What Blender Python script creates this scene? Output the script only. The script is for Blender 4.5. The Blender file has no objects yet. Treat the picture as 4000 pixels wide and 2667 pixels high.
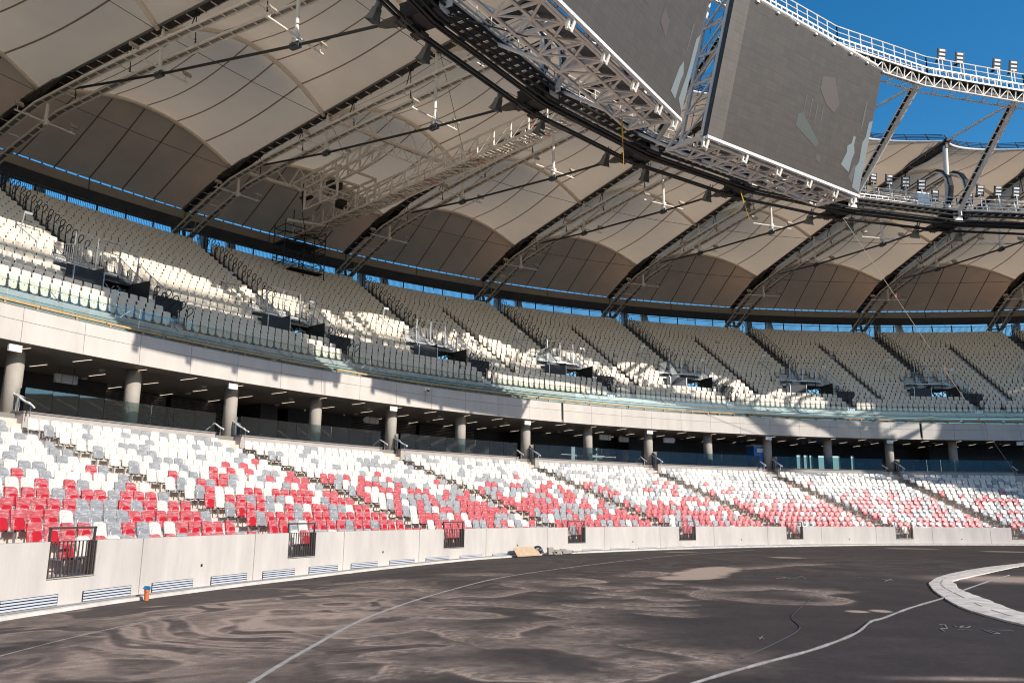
import bpy, math, random
import numpy as np
from mathutils import Vector, Matrix
random.seed(7)
rng = np.random.default_rng(11)
scene = bpy.context.scene
R_ = math.radians

# ------------------------------------------------------------------ camera
CAM_H = 1.8786
PITCH, ROLL = 0.20299, 0.01063
cam = bpy.data.objects.new('camera', bpy.data.cameras.new('camera'))
scene.collection.objects.link(cam)
X0 = Vector((1, 0, 0)); F0 = Vector((0, math.cos(PITCH), math.sin(PITCH))); U0 = Vector((0, -math.sin(PITCH), math.cos(PITCH)))
cr, sr = math.cos(ROLL), math.sin(ROLL)
RX = X0 * cr + U0 * sr; UP = U0 * cr - X0 * sr
m = Matrix((RX, UP, -F0)).transposed().to_4x4(); m.translation = Vector((0, 0, CAM_H))
cam.matrix_world = m
cam.data.sensor_width = 36.0; cam.data.lens = 3227.27 / 4000 * 36
cam.data.clip_start = 0.1; cam.data.clip_end = 4000
scene.camera = cam

# ------------------------------------------------------------------ sky and sun
SUN_AZ, SUN_EL = R_(123.9), R_(26.5)
SUNV = Vector((math.sin(SUN_AZ) * math.cos(SUN_EL), math.cos(SUN_AZ) * math.cos(SUN_EL), math.sin(SUN_EL)))
w = bpy.data.worlds.new('World'); scene.world = w; w.use_nodes = True
nt = w.node_tree; bg = nt.nodes['Background']
sk = nt.nodes.new('ShaderNodeTexSky'); sk.sky_type = 'NISHITA'; sk.sun_disc = False
sk.sun_elevation = SUN_EL; sk.sun_rotation = SUN_AZ
sk.air_density = 1.0; sk.dust_density = 0.6; sk.ozone_density = 3.0; sk.altitude = 100
hs = nt.nodes.new('ShaderNodeHueSaturation'); hs.inputs['Saturation'].default_value = 1.36; hs.inputs['Value'].default_value = .86; hs.inputs['Hue'].default_value = .495
nt.links.new(sk.outputs[0], hs.inputs['Color']); nt.links.new(hs.outputs[0], bg.inputs[0]); bg.inputs[1].default_value = 0.15
sl = bpy.data.lights.new('sun', 'SUN'); sl.energy = 3.7; sl.angle = R_(0.53); sl.color = (1.0, 0.92, 0.82)
so = bpy.data.objects.new('sun', sl); scene.collection.objects.link(so)
so.rotation_euler = SUNV.to_track_quat('Z', 'Y').to_euler(); so.location = (40, -60, 90)
scene.view_settings.view_transform = 'Standard'; scene.view_settings.look = 'None'
scene.view_settings.exposure = 0.38; scene.view_settings.gamma = 1.0
scene.cycles.max_bounces = 10; scene.cycles.diffuse_bounces = 6; scene.cycles.transparent_max_bounces = 16
scene.cycles.pixel_filter_type = 'BLACKMAN_HARRIS'; scene.cycles.filter_width = 1.1; scene.cycles.caustics_reflective = False; scene.cycles.caustics_refractive = False

# ------------------------------------------------------------------ bowl geometry: everything sits on rings round one centre
CX, CY = 40.7216, 6.2363
TH0, DTH = -1.046034, 0.1736203          # angle of structural axis 0, angle of one bay
def th(k): return TH0 + k * DTH
def W(r, k, z): return Vector((CX + r * math.sin(th(k)), CY + r * math.cos(th(k)), z))
def kk(r, metres): return metres / (r * DTH)   # metres along a ring -> bays

ORD = ['leftmost', 'second', 'third', 'fourth', 'fifth', 'sixth', 'seventh', 'eighth', 'ninth', 'tenth', 'eleventh', 'twelfth', 'thirteenth',
       'fourteenth', 'fifteenth', 'sixteenth', 'seventeenth', 'eighteenth', 'nineteenth', 'twentieth', 'twenty-first', 'twenty-second', 'twenty-third', 'twenty-fourth', 'twenty-fifth']
def od(i): return ORD[i] if i < len(ORD) else str(i + 1) + 'th'
def nth(i): return 'first' if i == 0 else ORD[i]

# ------------------------------------------------------------------ materials
MAT = {}
def mat(name, col, rough=0.6, metal=0.0, noise=0.0, nscale=3.0, bump=0.0, bscale=40.0, coat=0.0, spec=0.5, streak=0.0):
    m = bpy.data.materials.new(name); m.use_nodes = True; MAT[name] = m
    t = m.node_tree; b = t.nodes['Principled BSDF']
    b.inputs['Base Color'].default_value = (*col, 1); b.inputs['Roughness'].default_value = rough
    b.inputs['Metallic'].default_value = metal; b.inputs['Coat Weight'].default_value = coat
    b.inputs['Specular IOR Level'].default_value = spec
    geo = t.nodes.new('ShaderNodeNewGeometry')
    if noise:
        n = t.nodes.new('ShaderNodeTexNoise'); n.inputs['Scale'].default_value = nscale; n.inputs['Detail'].default_value = 6; n.inputs['Roughness'].default_value = .65
        mp = t.nodes.new('ShaderNodeMapping'); mp.inputs['Scale'].default_value = (1, 1, .25 if streak else 1)
        t.links.new(geo.outputs['Position'], mp.inputs[0]); t.links.new(mp.outputs[0], n.inputs[0])
        r = t.nodes.new('ShaderNodeMapRange'); r.inputs[1].default_value = .3; r.inputs[2].default_value = .7
        r.inputs[3].default_value = 1 - noise; r.inputs[4].default_value = 1 + noise * .6
        t.links.new(n.outputs[0], r.inputs[0])
        mx = t.nodes.new('ShaderNodeVectorMath'); mx.operation = 'SCALE'; mx.inputs[0].default_value = col
        t.links.new(r.outputs[0], mx.inputs['Scale']); t.links.new(mx.outputs[0], b.inputs['Base Color'])
    if bump:
        n2 = t.nodes.new('ShaderNodeTexNoise'); n2.inputs['Scale'].default_value = bscale; n2.inputs['Detail'].default_value = 4
        t.links.new(geo.outputs['Position'], n2.inputs[0])
        bp = t.nodes.new('ShaderNodeBump'); bp.inputs['Strength'].default_value = bump; bp.inputs['Distance'].default_value = .02
        t.links.new(n2.outputs[0], bp.inputs['Height']); t.links.new(bp.outputs[0], b.inputs['Normal'])
    return m
mat('wall_concrete', (.58, .535, .49), .8, noise=.16, nscale=1.3, bump=.15, bscale=30, streak=1)
mat('fascia_concrete', (.60, .56, .51), .75, noise=.12, nscale=.9, bump=.12, bscale=25, streak=1)
mat('terrace_concrete', (.64, .57, .49), .85, noise=.18, nscale=1.5, bump=.2)
mat('parapet_concrete', (.46, .42, .385), .8, noise=.16, nscale=1.2, bump=.15)
mat('coping_stone', (.22, .20, .19), .7, noise=.15, nscale=4)
mat('kerb_concrete', (.62, .58, .53), .85, noise=.22, nscale=2.5, bump=.3)
mat('infield_concrete', (.76, .68, .59), .9, noise=.35, nscale=2.5, bump=.3)
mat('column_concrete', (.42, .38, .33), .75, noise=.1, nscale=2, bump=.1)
mat('white_steel', (.84, .785, .71), .45, noise=.08, nscale=2)
mat('galvanised', (.50, .52, .54), .38, .75, noise=.18, nscale=5)
mat('aluminium', (.50, .50, .49), .5, .25, noise=.15, nscale=3)
mat('step_dark', (.05, .052, .058), .6, .2)
mat('dark_steel', (.028, .028, .03), .55, .2, noise=.2)
mat('gate_steel', (.10, .088, .083), .5, .4)
mat('cable_black', (.016, .016, .017), .42)
mat('rib_dark', (.030, .026, .022), .65, noise=.2)
mat('cast_steel', (.10, .088, .075), .6, .3, noise=.2, nscale=8)
mat('clamp_grey', (.09, .10, .11), .5, .4)
mat('tray_steel', (.84, .775, .69), .5, .0, noise=.08)
mat('tray_grey', (.26, .25, .235), .6)  # plain grey of the tray plates, rib flanges and drain channel
mat('arch_steel', (.86, .77, .63), .5)
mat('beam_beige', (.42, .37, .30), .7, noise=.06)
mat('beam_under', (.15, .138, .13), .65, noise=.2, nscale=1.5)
mat('navy_panel', (.018, .024, .036), .5, noise=.25, nscale=2)
mat('scaffold_black', (.018, .017, .016), .6)
mat('seat_white', (.72, .69, .62), .36, coat=.35, spec=.5)
mat('seat_grey', (.27, .285, .30), .36, coat=.35)
mat('seat_red', (.50, .016, .030), .36, coat=.35)
mat('seat_cream', (.84, .75, .62), .45, noise=.06, nscale=2)
mat('black_plastic', (.012, .012, .012), .5)
mat('timber', (.52, .35, .17), .7, noise=.3, nscale=6)
mat('plywood', (.60, .43, .28), .7, noise=.2, nscale=6)
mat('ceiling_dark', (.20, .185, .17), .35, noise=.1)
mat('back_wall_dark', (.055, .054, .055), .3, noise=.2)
mat('louvre_metal', (.30, .29, .28), .4, .2)
mat('louvre_gap', (.02, .02, .02), .8)
mat('concourse_floor', (.24, .22, .20), .6, noise=.1)
mat('sign_white', (.82, .83, .84), .4)
mat('white_cap', (.6, .58, .55), .5)
mat('red_plastic', (.65, .03, .03), .4)
mat('toilet_blue', (.014, .13, .42), .4)
mat('toilet_roof', (.55, .50, .40), .4)
mat('orange_pipe', (.62, .16, .05), .45)
mat('blue_bag', (.01, .22, .42), .35, bump=.6, bscale=20)
mat('yellow_strap', (.75, .42, .02), .6)
mat('rope', (.55, .48, .45), .7)
mat('orange_tag', (.62, .13, .06), .6)
mat('horn_olive', (.20, .20, .165), .5, noise=.15)
mat('pylon_white', (.88, .86, .82), .5)
mat('brick_grey', (.36, .33, .28), .9, noise=.2)
mat('dark_bag', (.03, .032, .04), .4)
mat('hose_grey', (.25, .24, .235), .75, noise=.45, nscale=4)
mat('line_paint', (.46, .43, .39), .8, noise=.35, nscale=5)
mat('chalk', (.24, .235, .23), .9, noise=.4, nscale=9)
mat('sand', (.55, .46, .38), .95, noise=.25, nscale=2)
mat('vent_slat', (.50, .53, .58), .5, .0)
mat('vent_dark', (.01, .01, .01), .8)
mat('lamp_body', (.05, .05, .055), .5, .3)
mat('lamp_glass', (.86, .87, .88), .3, .0)
mat('brown_rust', (.25, .12, .05), .8)
mat('bark', (.2, .17, .15), .9)
mat('pale_render', (.80, .79, .77), .8, noise=.08)

def glass_mat(name, tint, rough=.03, fac=.12):
    m = bpy.data.materials.new(name); m.use_nodes = True; MAT[name] = m
    t = m.node_tree; t.nodes.clear()
    out = t.nodes.new('ShaderNodeOutputMaterial'); mix = t.nodes.new('ShaderNodeMixShader')
    tr = t.nodes.new('ShaderNodeBsdfTransparent'); tr.inputs[0].default_value = (*tint, 1)
    gl = t.nodes.new('ShaderNodeBsdfGlossy'); gl.inputs['Roughness'].default_value = rough
    fr = t.nodes.new('ShaderNodeFresnel'); fr.inputs[0].default_value = 1.5
    ad = t.nodes.new('ShaderNodeMath'); ad.operation = 'ADD'; ad.inputs[1].default_value = fac
    t.links.new(fr.outputs[0], ad.inputs[0]); t.links.new(ad.outputs[0], mix.inputs[0])
    t.links.new(tr.outputs[0], mix.inputs[1]); t.links.new(gl.outputs[0], mix.inputs[2]); t.links.new(mix.outputs[0], out.inputs[0])
    return m
glass_mat('balustrade_glass', (.86, .945, .935), .03, -.01)
glass_mat('concourse_glass', (.66, .77, .78), .02, .10)

def wrap_mat():
    m = bpy.data.materials.new('plastic_film'); m.use_nodes = True; MAT['plastic_film'] = m
    t = m.node_tree; t.nodes.clear()
    out = t.nodes.new('ShaderNodeOutputMaterial'); mix = t.nodes.new('ShaderNodeMixShader')
    tr = t.nodes.new('ShaderNodeBsdfTransparent')
    b = t.nodes.new('ShaderNodeBsdfPrincipled'); b.inputs['Base Color'].default_value = (.85, .82, .80, 1); b.inputs['Roughness'].default_value = .16
    geo = t.nodes.new('ShaderNodeNewGeometry')
    mp = t.nodes.new('ShaderNodeMapping'); mp.inputs['Rotation'].default_value = (.5, .9, .3); mp.inputs['Scale'].default_value = (5, 5, 26)
    n = t.nodes.new('ShaderNodeTexNoise'); n.inputs['Scale'].default_value = 1.0; n.inputs['Detail'].default_value = 4
    t.links.new(geo.outputs['Position'], mp.inputs[0]); t.links.new(mp.outputs[0], n.inputs[0])
    r = t.nodes.new('ShaderNodeMapRange'); r.inputs[1].default_value = .48; r.inputs[2].default_value = .76; r.inputs[3].default_value = .10; r.inputs[4].default_value = .46
    t.links.new(n.outputs[0], r.inputs[0]); t.links.new(r.outputs[0], mix.inputs[0])
    bp = t.nodes.new('ShaderNodeBump'); bp.inputs['Strength'].default_value = .9; bp.inputs['Distance'].default_value = .03
    t.links.new(n.outputs[0], bp.inputs['Height']); t.links.new(bp.outputs[0], b.inputs['Normal'])
    t.links.new(tr.outputs[0], mix.inputs[1]); t.links.new(b.outputs[0], mix.inputs[2]); t.links.new(mix.outputs[0], out.inputs[0])
wrap_mat()
def film_streaks(name):      # seats in the far rows: the creased film over the shell is part of the shell's surface
    t = MAT[name].node_tree; b = t.nodes['Principled BSDF']; col = b.inputs['Base Color'].default_value[:]
    geo = t.nodes.new('ShaderNodeNewGeometry'); mp = t.nodes.new('ShaderNodeMapping')
    mp.inputs['Rotation'].default_value = (.5, .9, .3); mp.inputs['Scale'].default_value = (4, 4, 22)
    n = t.nodes.new('ShaderNodeTexNoise'); n.inputs['Scale'].default_value = 1.0; n.inputs['Detail'].default_value = 4
    t.links.new(geo.outputs['Position'], mp.inputs[0]); t.links.new(mp.outputs[0], n.inputs[0])
    r = t.nodes.new('ShaderNodeMapRange'); r.inputs[1].default_value = .5; r.inputs[2].default_value = .78; r.inputs[3].default_value = .10; r.inputs[4].default_value = .46
    t.links.new(n.outputs[0], r.inputs[0])
    mx = t.nodes.new('ShaderNodeMixRGB'); mx.inputs[1].default_value = col; mx.inputs[2].default_value = (.80, .76, .74, 1)
    t.links.new(r.outputs[0], mx.inputs[0]); t.links.new(mx.outputs[0], b.inputs['Base Color'])
    bp = t.nodes.new('ShaderNodeBump'); bp.inputs['Strength'].default_value = .8; bp.inputs['Distance'].default_value = .02
    t.links.new(n.outputs[0], bp.inputs['Height']); t.links.new(bp.outputs[0], b.inputs['Normal']); t.links.new(bp.outputs[0], b.inputs['Coat Normal'])
for c in ('white', 'grey', 'red'):
    s = MAT['seat_' + c].copy(); s.name = 'seat_' + c + '_film'; MAT[s.name] = s; film_streaks(s.name)

def lit_mat(name, col, strength):
    m = bpy.data.materials.new(name); m.use_nodes = True; MAT[name] = m
    b = m.node_tree.nodes['Principled BSDF']; b.inputs['Base Color'].default_value = (*col, 1)
    b.inputs['Emission Color'].default_value = (*col, 1); b.inputs['Emission Strength'].default_value = strength
lit_mat('tube_lit', (1.0, .82, .62), 1.1)

def membrane_mat(name, trans, tcol, dcol):
    m = bpy.data.materials.new(name); m.use_nodes = True; MAT[name] = m
    t = m.node_tree; t.nodes.clear(); N = t.nodes.new; L = t.links.new
    out = N('ShaderNodeOutputMaterial'); mix = N('ShaderNodeMixShader'); mix.inputs[0].default_value = trans
    d = N('ShaderNodeBsdfDiffuse'); tl = N('ShaderNodeBsdfTranslucent')
    at = N('ShaderNodeUVMap'); at.uv_map = 'UVMap'; sp = N('ShaderNodeSeparateXYZ'); L(at.outputs[0], sp.inputs[0])
    mu = N('ShaderNodeMath'); mu.operation = 'MULTIPLY'; mu.inputs[1].default_value = 6.0; L(sp.outputs[0], mu.inputs[0])
    fr = N('ShaderNodeMath'); fr.operation = 'FRACT'; L(mu.outputs[0], fr.inputs[0])
    su = N('ShaderNodeMath'); su.operation = 'SUBTRACT'; su.inputs[1].default_value = .5; L(fr.outputs[0], su.inputs[0])
    ab = N('ShaderNodeMath'); ab.operation = 'ABSOLUTE'; L(su.outputs[0], ab.inputs[0])
    gt = N('ShaderNodeMath'); gt.operation = 'GREATER_THAN'; gt.inputs[1].default_value = .476; L(ab.outputs[0], gt.inputs[0])
    geo = N('ShaderNodeNewGeometry'); n = N('ShaderNodeTexNoise'); n.inputs['Scale'].default_value = .35; n.inputs['Detail'].default_value = 5; L(geo.outputs['Position'], n.inputs[0])
    rp = N('ShaderNodeMapRange'); rp.inputs[1].default_value = .3; rp.inputs[2].default_value = .7; rp.inputs[3].default_value = .86; rp.inputs[4].default_value = 1.07; L(n.outputs[0], rp.inputs[0])
    sc = N('ShaderNodeVectorMath'); sc.operation = 'SCALE'; sc.inputs[0].default_value = dcol; L(rp.outputs[0], sc.inputs['Scale'])
    mx = N('ShaderNodeMixRGB'); L(gt.outputs[0], mx.inputs[0]); L(sc.outputs[0], mx.inputs[1]); mx.inputs[2].default_value = (.30, .185, .125, 1)
    L(mx.outputs[0], d.inputs[0])
    m2 = N('ShaderNodeMixRGB'); L(gt.outputs[0], m2.inputs[0]); m2.inputs[1].default_value = (*tcol, 1); m2.inputs[2].default_value = (.16, .09, .05, 1)
    L(m2.outputs[0], tl.inputs[0])
    L(d.outputs[0], mix.inputs[1]); L(tl.outputs[0], mix.inputs[2]); L(mix.outputs[0], out.inputs[0])
membrane_mat('roof_fabric', .42, (.60, .45, .305), (.70, .61, .505))
membrane_mat('outer_fabric', .12, (.80, .45, .26), (.88, .71, .56))

def screen_mat():
    m = bpy.data.materials.new('led_panel'); m.use_nodes = True; MAT['led_panel'] = m
    t = m.node_tree; N = t.nodes.new; L = t.links.new; b = t.nodes['Principled BSDF']
    b.inputs['Roughness'].default_value = .5; b.inputs['Specular IOR Level'].default_value = .25
    uv = N('ShaderNodeUVMap'); uv.uv_map = 'UVMap'
    mp = N('ShaderNodeMapping'); mp.inputs['Scale'].default_value = (8, 300, 1); L(uv.outputs[0], mp.inputs[0])
    n = N('ShaderNodeTexNoise'); n.inputs['Scale'].default_value = 1; n.inputs['Detail'].default_value = 3; L(mp.outputs[0], n.inputs[0])
    mp2 = N('ShaderNodeMapping'); mp2.inputs['Scale'].default_value = (120, 3, 1); L(uv.outputs[0], mp2.inputs[0])
    n2 = N('ShaderNodeTexNoise'); n2.inputs['Scale'].default_value = 1; L(mp2.outputs[0], n2.inputs[0])
    ad = N('ShaderNodeMath'); ad.operation = 'ADD'; L(n.outputs[0], ad.inputs[0]); ad.inputs[1].default_value = .5
    r = N('ShaderNodeMapRange'); r.inputs[1].default_value = .7; r.inputs[2].default_value = 1.3; r.inputs[3].default_value = .058; r.inputs[4].default_value = .098; L(ad.outputs[0], r.inputs[0])
    sp = N('ShaderNodeSeparateXYZ'); L(uv.outputs[0], sp.inputs[0])
    lt = N('ShaderNodeMath'); lt.operation = 'LESS_THAN'; lt.inputs[1].default_value = .085; L(sp.outputs[0], lt.inputs[0])
    ml = N('ShaderNodeMath'); ml.operation = 'MULTIPLY_ADD'; ml.inputs[1].default_value = .045; L(lt.outputs[0], ml.inputs[0]); L(r.outputs[0], ml.inputs[2])
    mg = N('ShaderNodeVectorMath'); mg.operation = 'MULTIPLY'; mg.inputs[1].default_value = (30, 15, 1); L(uv.outputs[0], mg.inputs[0])
    fl = N('ShaderNodeVectorMath'); fl.operation = 'FLOOR'; L(mg.outputs[0], fl.inputs[0]); wn = N('ShaderNodeTexWhiteNoise'); L(fl.outputs[0], wn.inputs[0])
    rm = N('ShaderNodeMapRange'); rm.inputs[3].default_value = .93; rm.inputs[4].default_value = 1.06; L(wn.outputs[0], rm.inputs[0])
    fc = N('ShaderNodeVectorMath'); fc.operation = 'FRACTION'; L(mg.outputs[0], fc.inputs[0]); sf = N('ShaderNodeSeparateXYZ'); L(fc.outputs[0], sf.inputs[0])
    g1 = N('ShaderNodeMath'); g1.operation = 'GREATER_THAN'; g1.inputs[1].default_value = .05; L(sf.outputs[0], g1.inputs[0]); g2 = N('ShaderNodeMath'); g2.operation = 'GREATER_THAN'; g2.inputs[1].default_value = .07; L(sf.outputs[1], g2.inputs[0])
    gm = N('ShaderNodeMath'); gm.operation = 'MULTIPLY'; L(g1.outputs[0], gm.inputs[0]); L(g2.outputs[0], gm.inputs[1]); gr = N('ShaderNodeMapRange'); gr.inputs[3].default_value = .84; gr.inputs[4].default_value = 1.0; L(gm.outputs[0], gr.inputs[0])
    m1 = N('ShaderNodeMath'); m1.operation = 'MULTIPLY'; L(ml.outputs[0], m1.inputs[0]); L(rm.outputs[0], m1.inputs[1]); ml2 = N('ShaderNodeMath'); ml2.operation = 'MULTIPLY'; L(m1.outputs[0], ml2.inputs[0]); L(gr.outputs[0], ml2.inputs[1]); ml = ml2
    sc = N('ShaderNodeVectorMath'); sc.operation = 'SCALE'; sc.inputs[0].default_value = (1.12, .97, .84); L(ml.outputs[0], sc.inputs['Scale'])
    L(sc.outputs[0], b.inputs['Base Color'])
screen_mat()
def lit_rgb(name, col, strength, rough=.5):
    lit_mat(name, col, strength)
lit_rgb('screen_pale', (.17, .20, .205), .16); lit_rgb('screen_teal', (.080, .088, .078), .0); lit_rgb('screen_red', (.098, .074, .062), .0); lit_rgb('screen_dim', (.10, .10, .092), .03)

def asphalt_mat():
    m = bpy.data.materials.new('asphalt'); m.use_nodes = True; MAT['asphalt'] = m
    t = m.node_tree; N = t.nodes.new; L = t.links.new; b = t.nodes['Principled BSDF']
    b.inputs['Roughness'].default_value = .82; b.inputs['Specular IOR Level'].default_value = .35
    geo = N('ShaderNodeNewGeometry')
    at = N('ShaderNodeAttribute'); at.attribute_name = 'dust'
    n = N('ShaderNodeTexNoise'); n.inputs['Scale'].default_value = 30; n.inputs['Detail'].default_value = 8; n.inputs['Roughness'].default_value = .85; L(geo.outputs['Position'], n.inputs[0])
    nb = N('ShaderNodeTexNoise'); nb.inputs['Scale'].default_value = 70; nb.inputs['Detail'].default_value = 4; nb.inputs['Roughness'].default_value = .8; L(geo.outputs['Position'], nb.inputs[0])
    # dust breaks up over the grain of the surface
    r = N('ShaderNodeMapRange'); r.inputs[1].default_value = .3; r.inputs[2].default_value = .7; r.inputs[3].default_value = .35; r.inputs[4].default_value = 1.5; L(n.outputs[0], r.inputs[0])
    mu = N('ShaderNodeMath'); mu.operation = 'MULTIPLY'; mu.use_clamp = True; L(at.outputs['Fac'], mu.inputs[0]); L(r.outputs[0], mu.inputs[1])
    r2 = N('ShaderNodeMapRange'); r2.inputs[1].default_value = .35; r2.inputs[2].default_value = .75; r2.inputs[3].default_value = .55; r2.inputs[4].default_value = 1.9; L(nb.outputs[0], r2.inputs[0])
    n3 = N('ShaderNodeTexNoise'); n3.inputs['Scale'].default_value = .6; n3.inputs['Detail'].default_value = 6; L(geo.outputs['Position'], n3.inputs[0])
    r3 = N('ShaderNodeMapRange'); r3.inputs[1].default_value = .3; r3.inputs[2].default_value = .7; r3.inputs[3].default_value = .8; r3.inputs[4].default_value = 1.3; L(n3.outputs[0], r3.inputs[0])
    n4 = N('ShaderNodeTexNoise'); n4.inputs['Scale'].default_value = 7; n4.inputs['Detail'].default_value = 7; n4.inputs['Roughness'].default_value = .8; L(geo.outputs['Position'], n4.inputs[0])
    r4 = N('ShaderNodeMapRange'); r4.inputs[1].default_value = .3; r4.inputs[2].default_value = .7; r4.inputs[3].default_value = .6; r4.inputs[4].default_value = 1.5; L(n4.outputs[0], r4.inputs[0])
    m0 = N('ShaderNodeMath'); m0.operation = 'MULTIPLY'; L(r4.outputs[0], m0.inputs[0]); L(r3.outputs[0], m0.inputs[1])
    mm = N('ShaderNodeMath'); mm.operation = 'MULTIPLY'; L(r2.outputs[0], mm.inputs[0]); L(m0.outputs[0], mm.inputs[1])
    sc = N('ShaderNodeVectorMath'); sc.operation = 'SCALE'; sc.inputs[0].default_value = (.040, .031, .028); L(mm.outputs[0], sc.inputs['Scale'])
    mx = N('ShaderNodeMixRGB'); L(mu.outputs[0], mx.inputs[0]); L(sc.outputs[0], mx.inputs[1]); mx.inputs[2].default_value = (.50, .37, .285, 1)
    L(mx.outputs[0], b.inputs['Base Color'])
    bp = N('ShaderNodeBump'); bp.inputs['Strength'].default_value = .35; bp.inputs['Distance'].default_value = .01; L(nb.outputs[0], bp.inputs['Height']); L(bp.outputs[0], b.inputs['Normal'])
asphalt_mat()

# ------------------------------------------------------------------ mesh helpers
COL = scene.collection
class MB:
    def __init__(self): self.v = []; self.f = []; self.m = []; self.uv = None
    def face(self, pts, mi=0):
        n = len(self.v); self.v += [tuple(p) for p in pts]; self.f.append(tuple(range(n, n + len(pts)))); self.m.append(mi)
    def box(self, c, hx, hy, hz, ax=None, mi=0):
        c = Vector(c)
        X, Y, Z = ax if ax else (Vector((1, 0, 0)), Vector((0, 1, 0)), Vector((0, 0, 1)))
        n = len(self.v)
        for sx in (-1, 1):
            for sy in (-1, 1):
                for sz in (-1, 1): self.v.append(tuple(c + X * (hx * sx) + Y * (hy * sy) + Z * (hz * sz)))
        for q in ((0, 1, 3, 2), (4, 6, 7, 5), (0, 4, 5, 1), (2, 3, 7, 6), (0, 2, 6, 4), (1, 5, 7, 3)): self.f.append(tuple(n + i for i in q)); self.m.append(mi)
        return self
    def bar(self, p, q, w, h=None, up=(0, 0, 1), mi=0):
        p, q = Vector(p), Vector(q); d = q - p; L = d.length
        if L < 1e-6: return self
        d /= L; u = Vector(up)
        if abs(d.dot(u)) > .98: u = Vector((1, 0, 0)) if abs(d.x) < .9 else Vector((0, 1, 0))
        s = d.cross(u).normalized(); t = s.cross(d)
        return self.box((p + q) / 2, L / 2, w / 2, (h or w) / 2, (d, s, t), mi)
    def tube(self, pts, r, n=8, mi=0, cap=True):
        pts = [Vector(p) for p in pts]; rs = r if isinstance(r, (list, tuple)) else [r] * len(pts)
        base = len(self.v); prev = None
        for i, p in enumerate(pts):
            d = (pts[min(i + 1, len(pts) - 1)] - pts[max(i - 1, 0)]).normalized()
            if prev is None:
                a = Vector((0, 0, 1)) if abs(d.z) < .9 else Vector((1, 0, 0))
            else: a = prev
            s = d.cross(a)
            if s.length < 1e-5: s = d.cross(Vector((.3, .8, .1)))
            s.normalize(); a = s.cross(d); prev = a
            for j in range(n):
                t = 2 * math.pi * j / n
                self.v.append(tuple(p + (s * math.cos(t) + a * math.sin(t)) * rs[i]))
        for i in range(len(pts) - 1):
            for j in range(n):
                A = base + i * n + j; B = base + i * n + (j + 1) % n
                self.f.append((A, B, B + n, A + n)); self.m.append(mi)
        if cap:
            self.f.append(tuple(base + j for j in reversed(range(n)))); self.m.append(mi)
            e = base + (len(pts) - 1) * n; self.f.append(tuple(e + j for j in range(n))); self.m.append(mi)
        return self
    def grid(self, rows, mi=0, close=False):
        n = len(self.v); nr = len(rows); nc = len(rows[0])
        for r in rows: self.v += [tuple(p) for p in r]
        for i in range(nr - 1):
            for j in range(nc - 1):
                a = n + i * nc + j; self.f.append((a, a + 1, a + nc + 1, a + nc)); self.m.append(mi)
        return self
    def ring(self, prof, k0, k1, dk, mi=0, caps=True):
        """a closed profile [(r, z), ...] swept along the ring from bay k0 to k1"""
        n = max(1, int(math.ceil((k1 - k0) / dk - 1e-6))); base = len(self.v); P = len(prof)
        for i in range(n + 1):
            k = k0 + (k1 - k0) * i / n
            for (r, z) in prof: self.v.append(tuple(W(r, k, z)))
        for i in range(n):
            for j in range(P):
                a = base + i * P + j; b = base + i * P + (j + 1) % P
                self.f.append((a, b, b + P, a + P)); self.m.append(mi)
        if caps:
            self.f.append(tuple(base + j for j in reversed(range(P)))); self.m.append(mi)
            e = base + n * P; self.f.append(tuple(e + j for j in range(P))); self.m.append(mi)
        return self
    def build(self, name, mats, parent=None, origin=None, smooth=False):
        me = bpy.data.meshes.new(name)
        o_ = Vector(origin) if origin is not None else Vector((0, 0, 0))
        v = np.array(self.v, dtype=np.float64).reshape(-1, 3) - np.array(o_)
        me.from_pydata(v.tolist(), [], self.f)
        if not isinstance(mats, (list, tuple)): mats = [mats]
        for q in mats: me.materials.append(MAT[q])
        if len(mats) > 1: me.polygons.foreach_set('material_index', self.m)
        if self.uv is not None:
            l = me.uv_layers.new(name='UVMap'); vi = np.zeros(len(me.loops), dtype=np.int32); me.loops.foreach_get('vertex_index', vi)
            l.data.foreach_set('uv', np.array(self.uv, dtype=np.float32)[vi].ravel())
        if smooth: me.polygons.foreach_set('use_smooth', [True] * len(me.polygons))
        me.update()
        o = bpy.data.objects.new(name, me); COL.objects.link(o)
        if parent is not None: o.parent = parent
        if origin is not None and parent is None: o.location = o_
        return o
def tag(o, label=None, cat=None, group=None, kind=None):
    if label: o['label'] = label
    if cat: o['category'] = cat
    if group: o['group'] = group
    if kind: o['kind'] = kind
    return o
def empty(name, loc, rz, label, cat, group=None):
    o = bpy.data.objects.new(name, None); COL.objects.link(o); o.location = loc; o.rotation_euler = (0, 0, rz); o.empty_display_size = .3
    return tag(o, label, cat, group)
def at(name, r, k, z, label, cat, group=None): return empty(name, W(r, k, z), -th(k), label, cat, group)
def children(o): return [c for c in COL.objects if c.parent == o]
CH = {}
def copy_tree(o, loc, rz, label, kids=None):
    c = o.copy(); COL.objects.link(c); c.location = loc; c.rotation_euler = (0, 0, rz); c['label'] = label
    if o not in CH: CH[o] = [(x, [y for y in COL.objects if y.parent == x]) for x in children(o)]
    for ch, sub in CH[o]:
        d = ch.copy(); COL.objects.link(d); d.parent = c
        for g in sub:
            e = g.copy(); COL.objects.link(e); e.parent = d
    return c
def copy_at(o, r, k, z, label): return copy_tree(o, W(r, k, z), -th(k), label)
def lerp_tab(tab, x):
    xs = [a for a, _ in tab]; ys = [b for _, b in tab]
    return np.interp(x, xs, ys)
AXIS = ['leftmost', 'second', 'third', 'fourth', 'fifth', 'sixth', 'seventh', 'eighth', 'ninth']
R_WALL = 51.6
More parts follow.
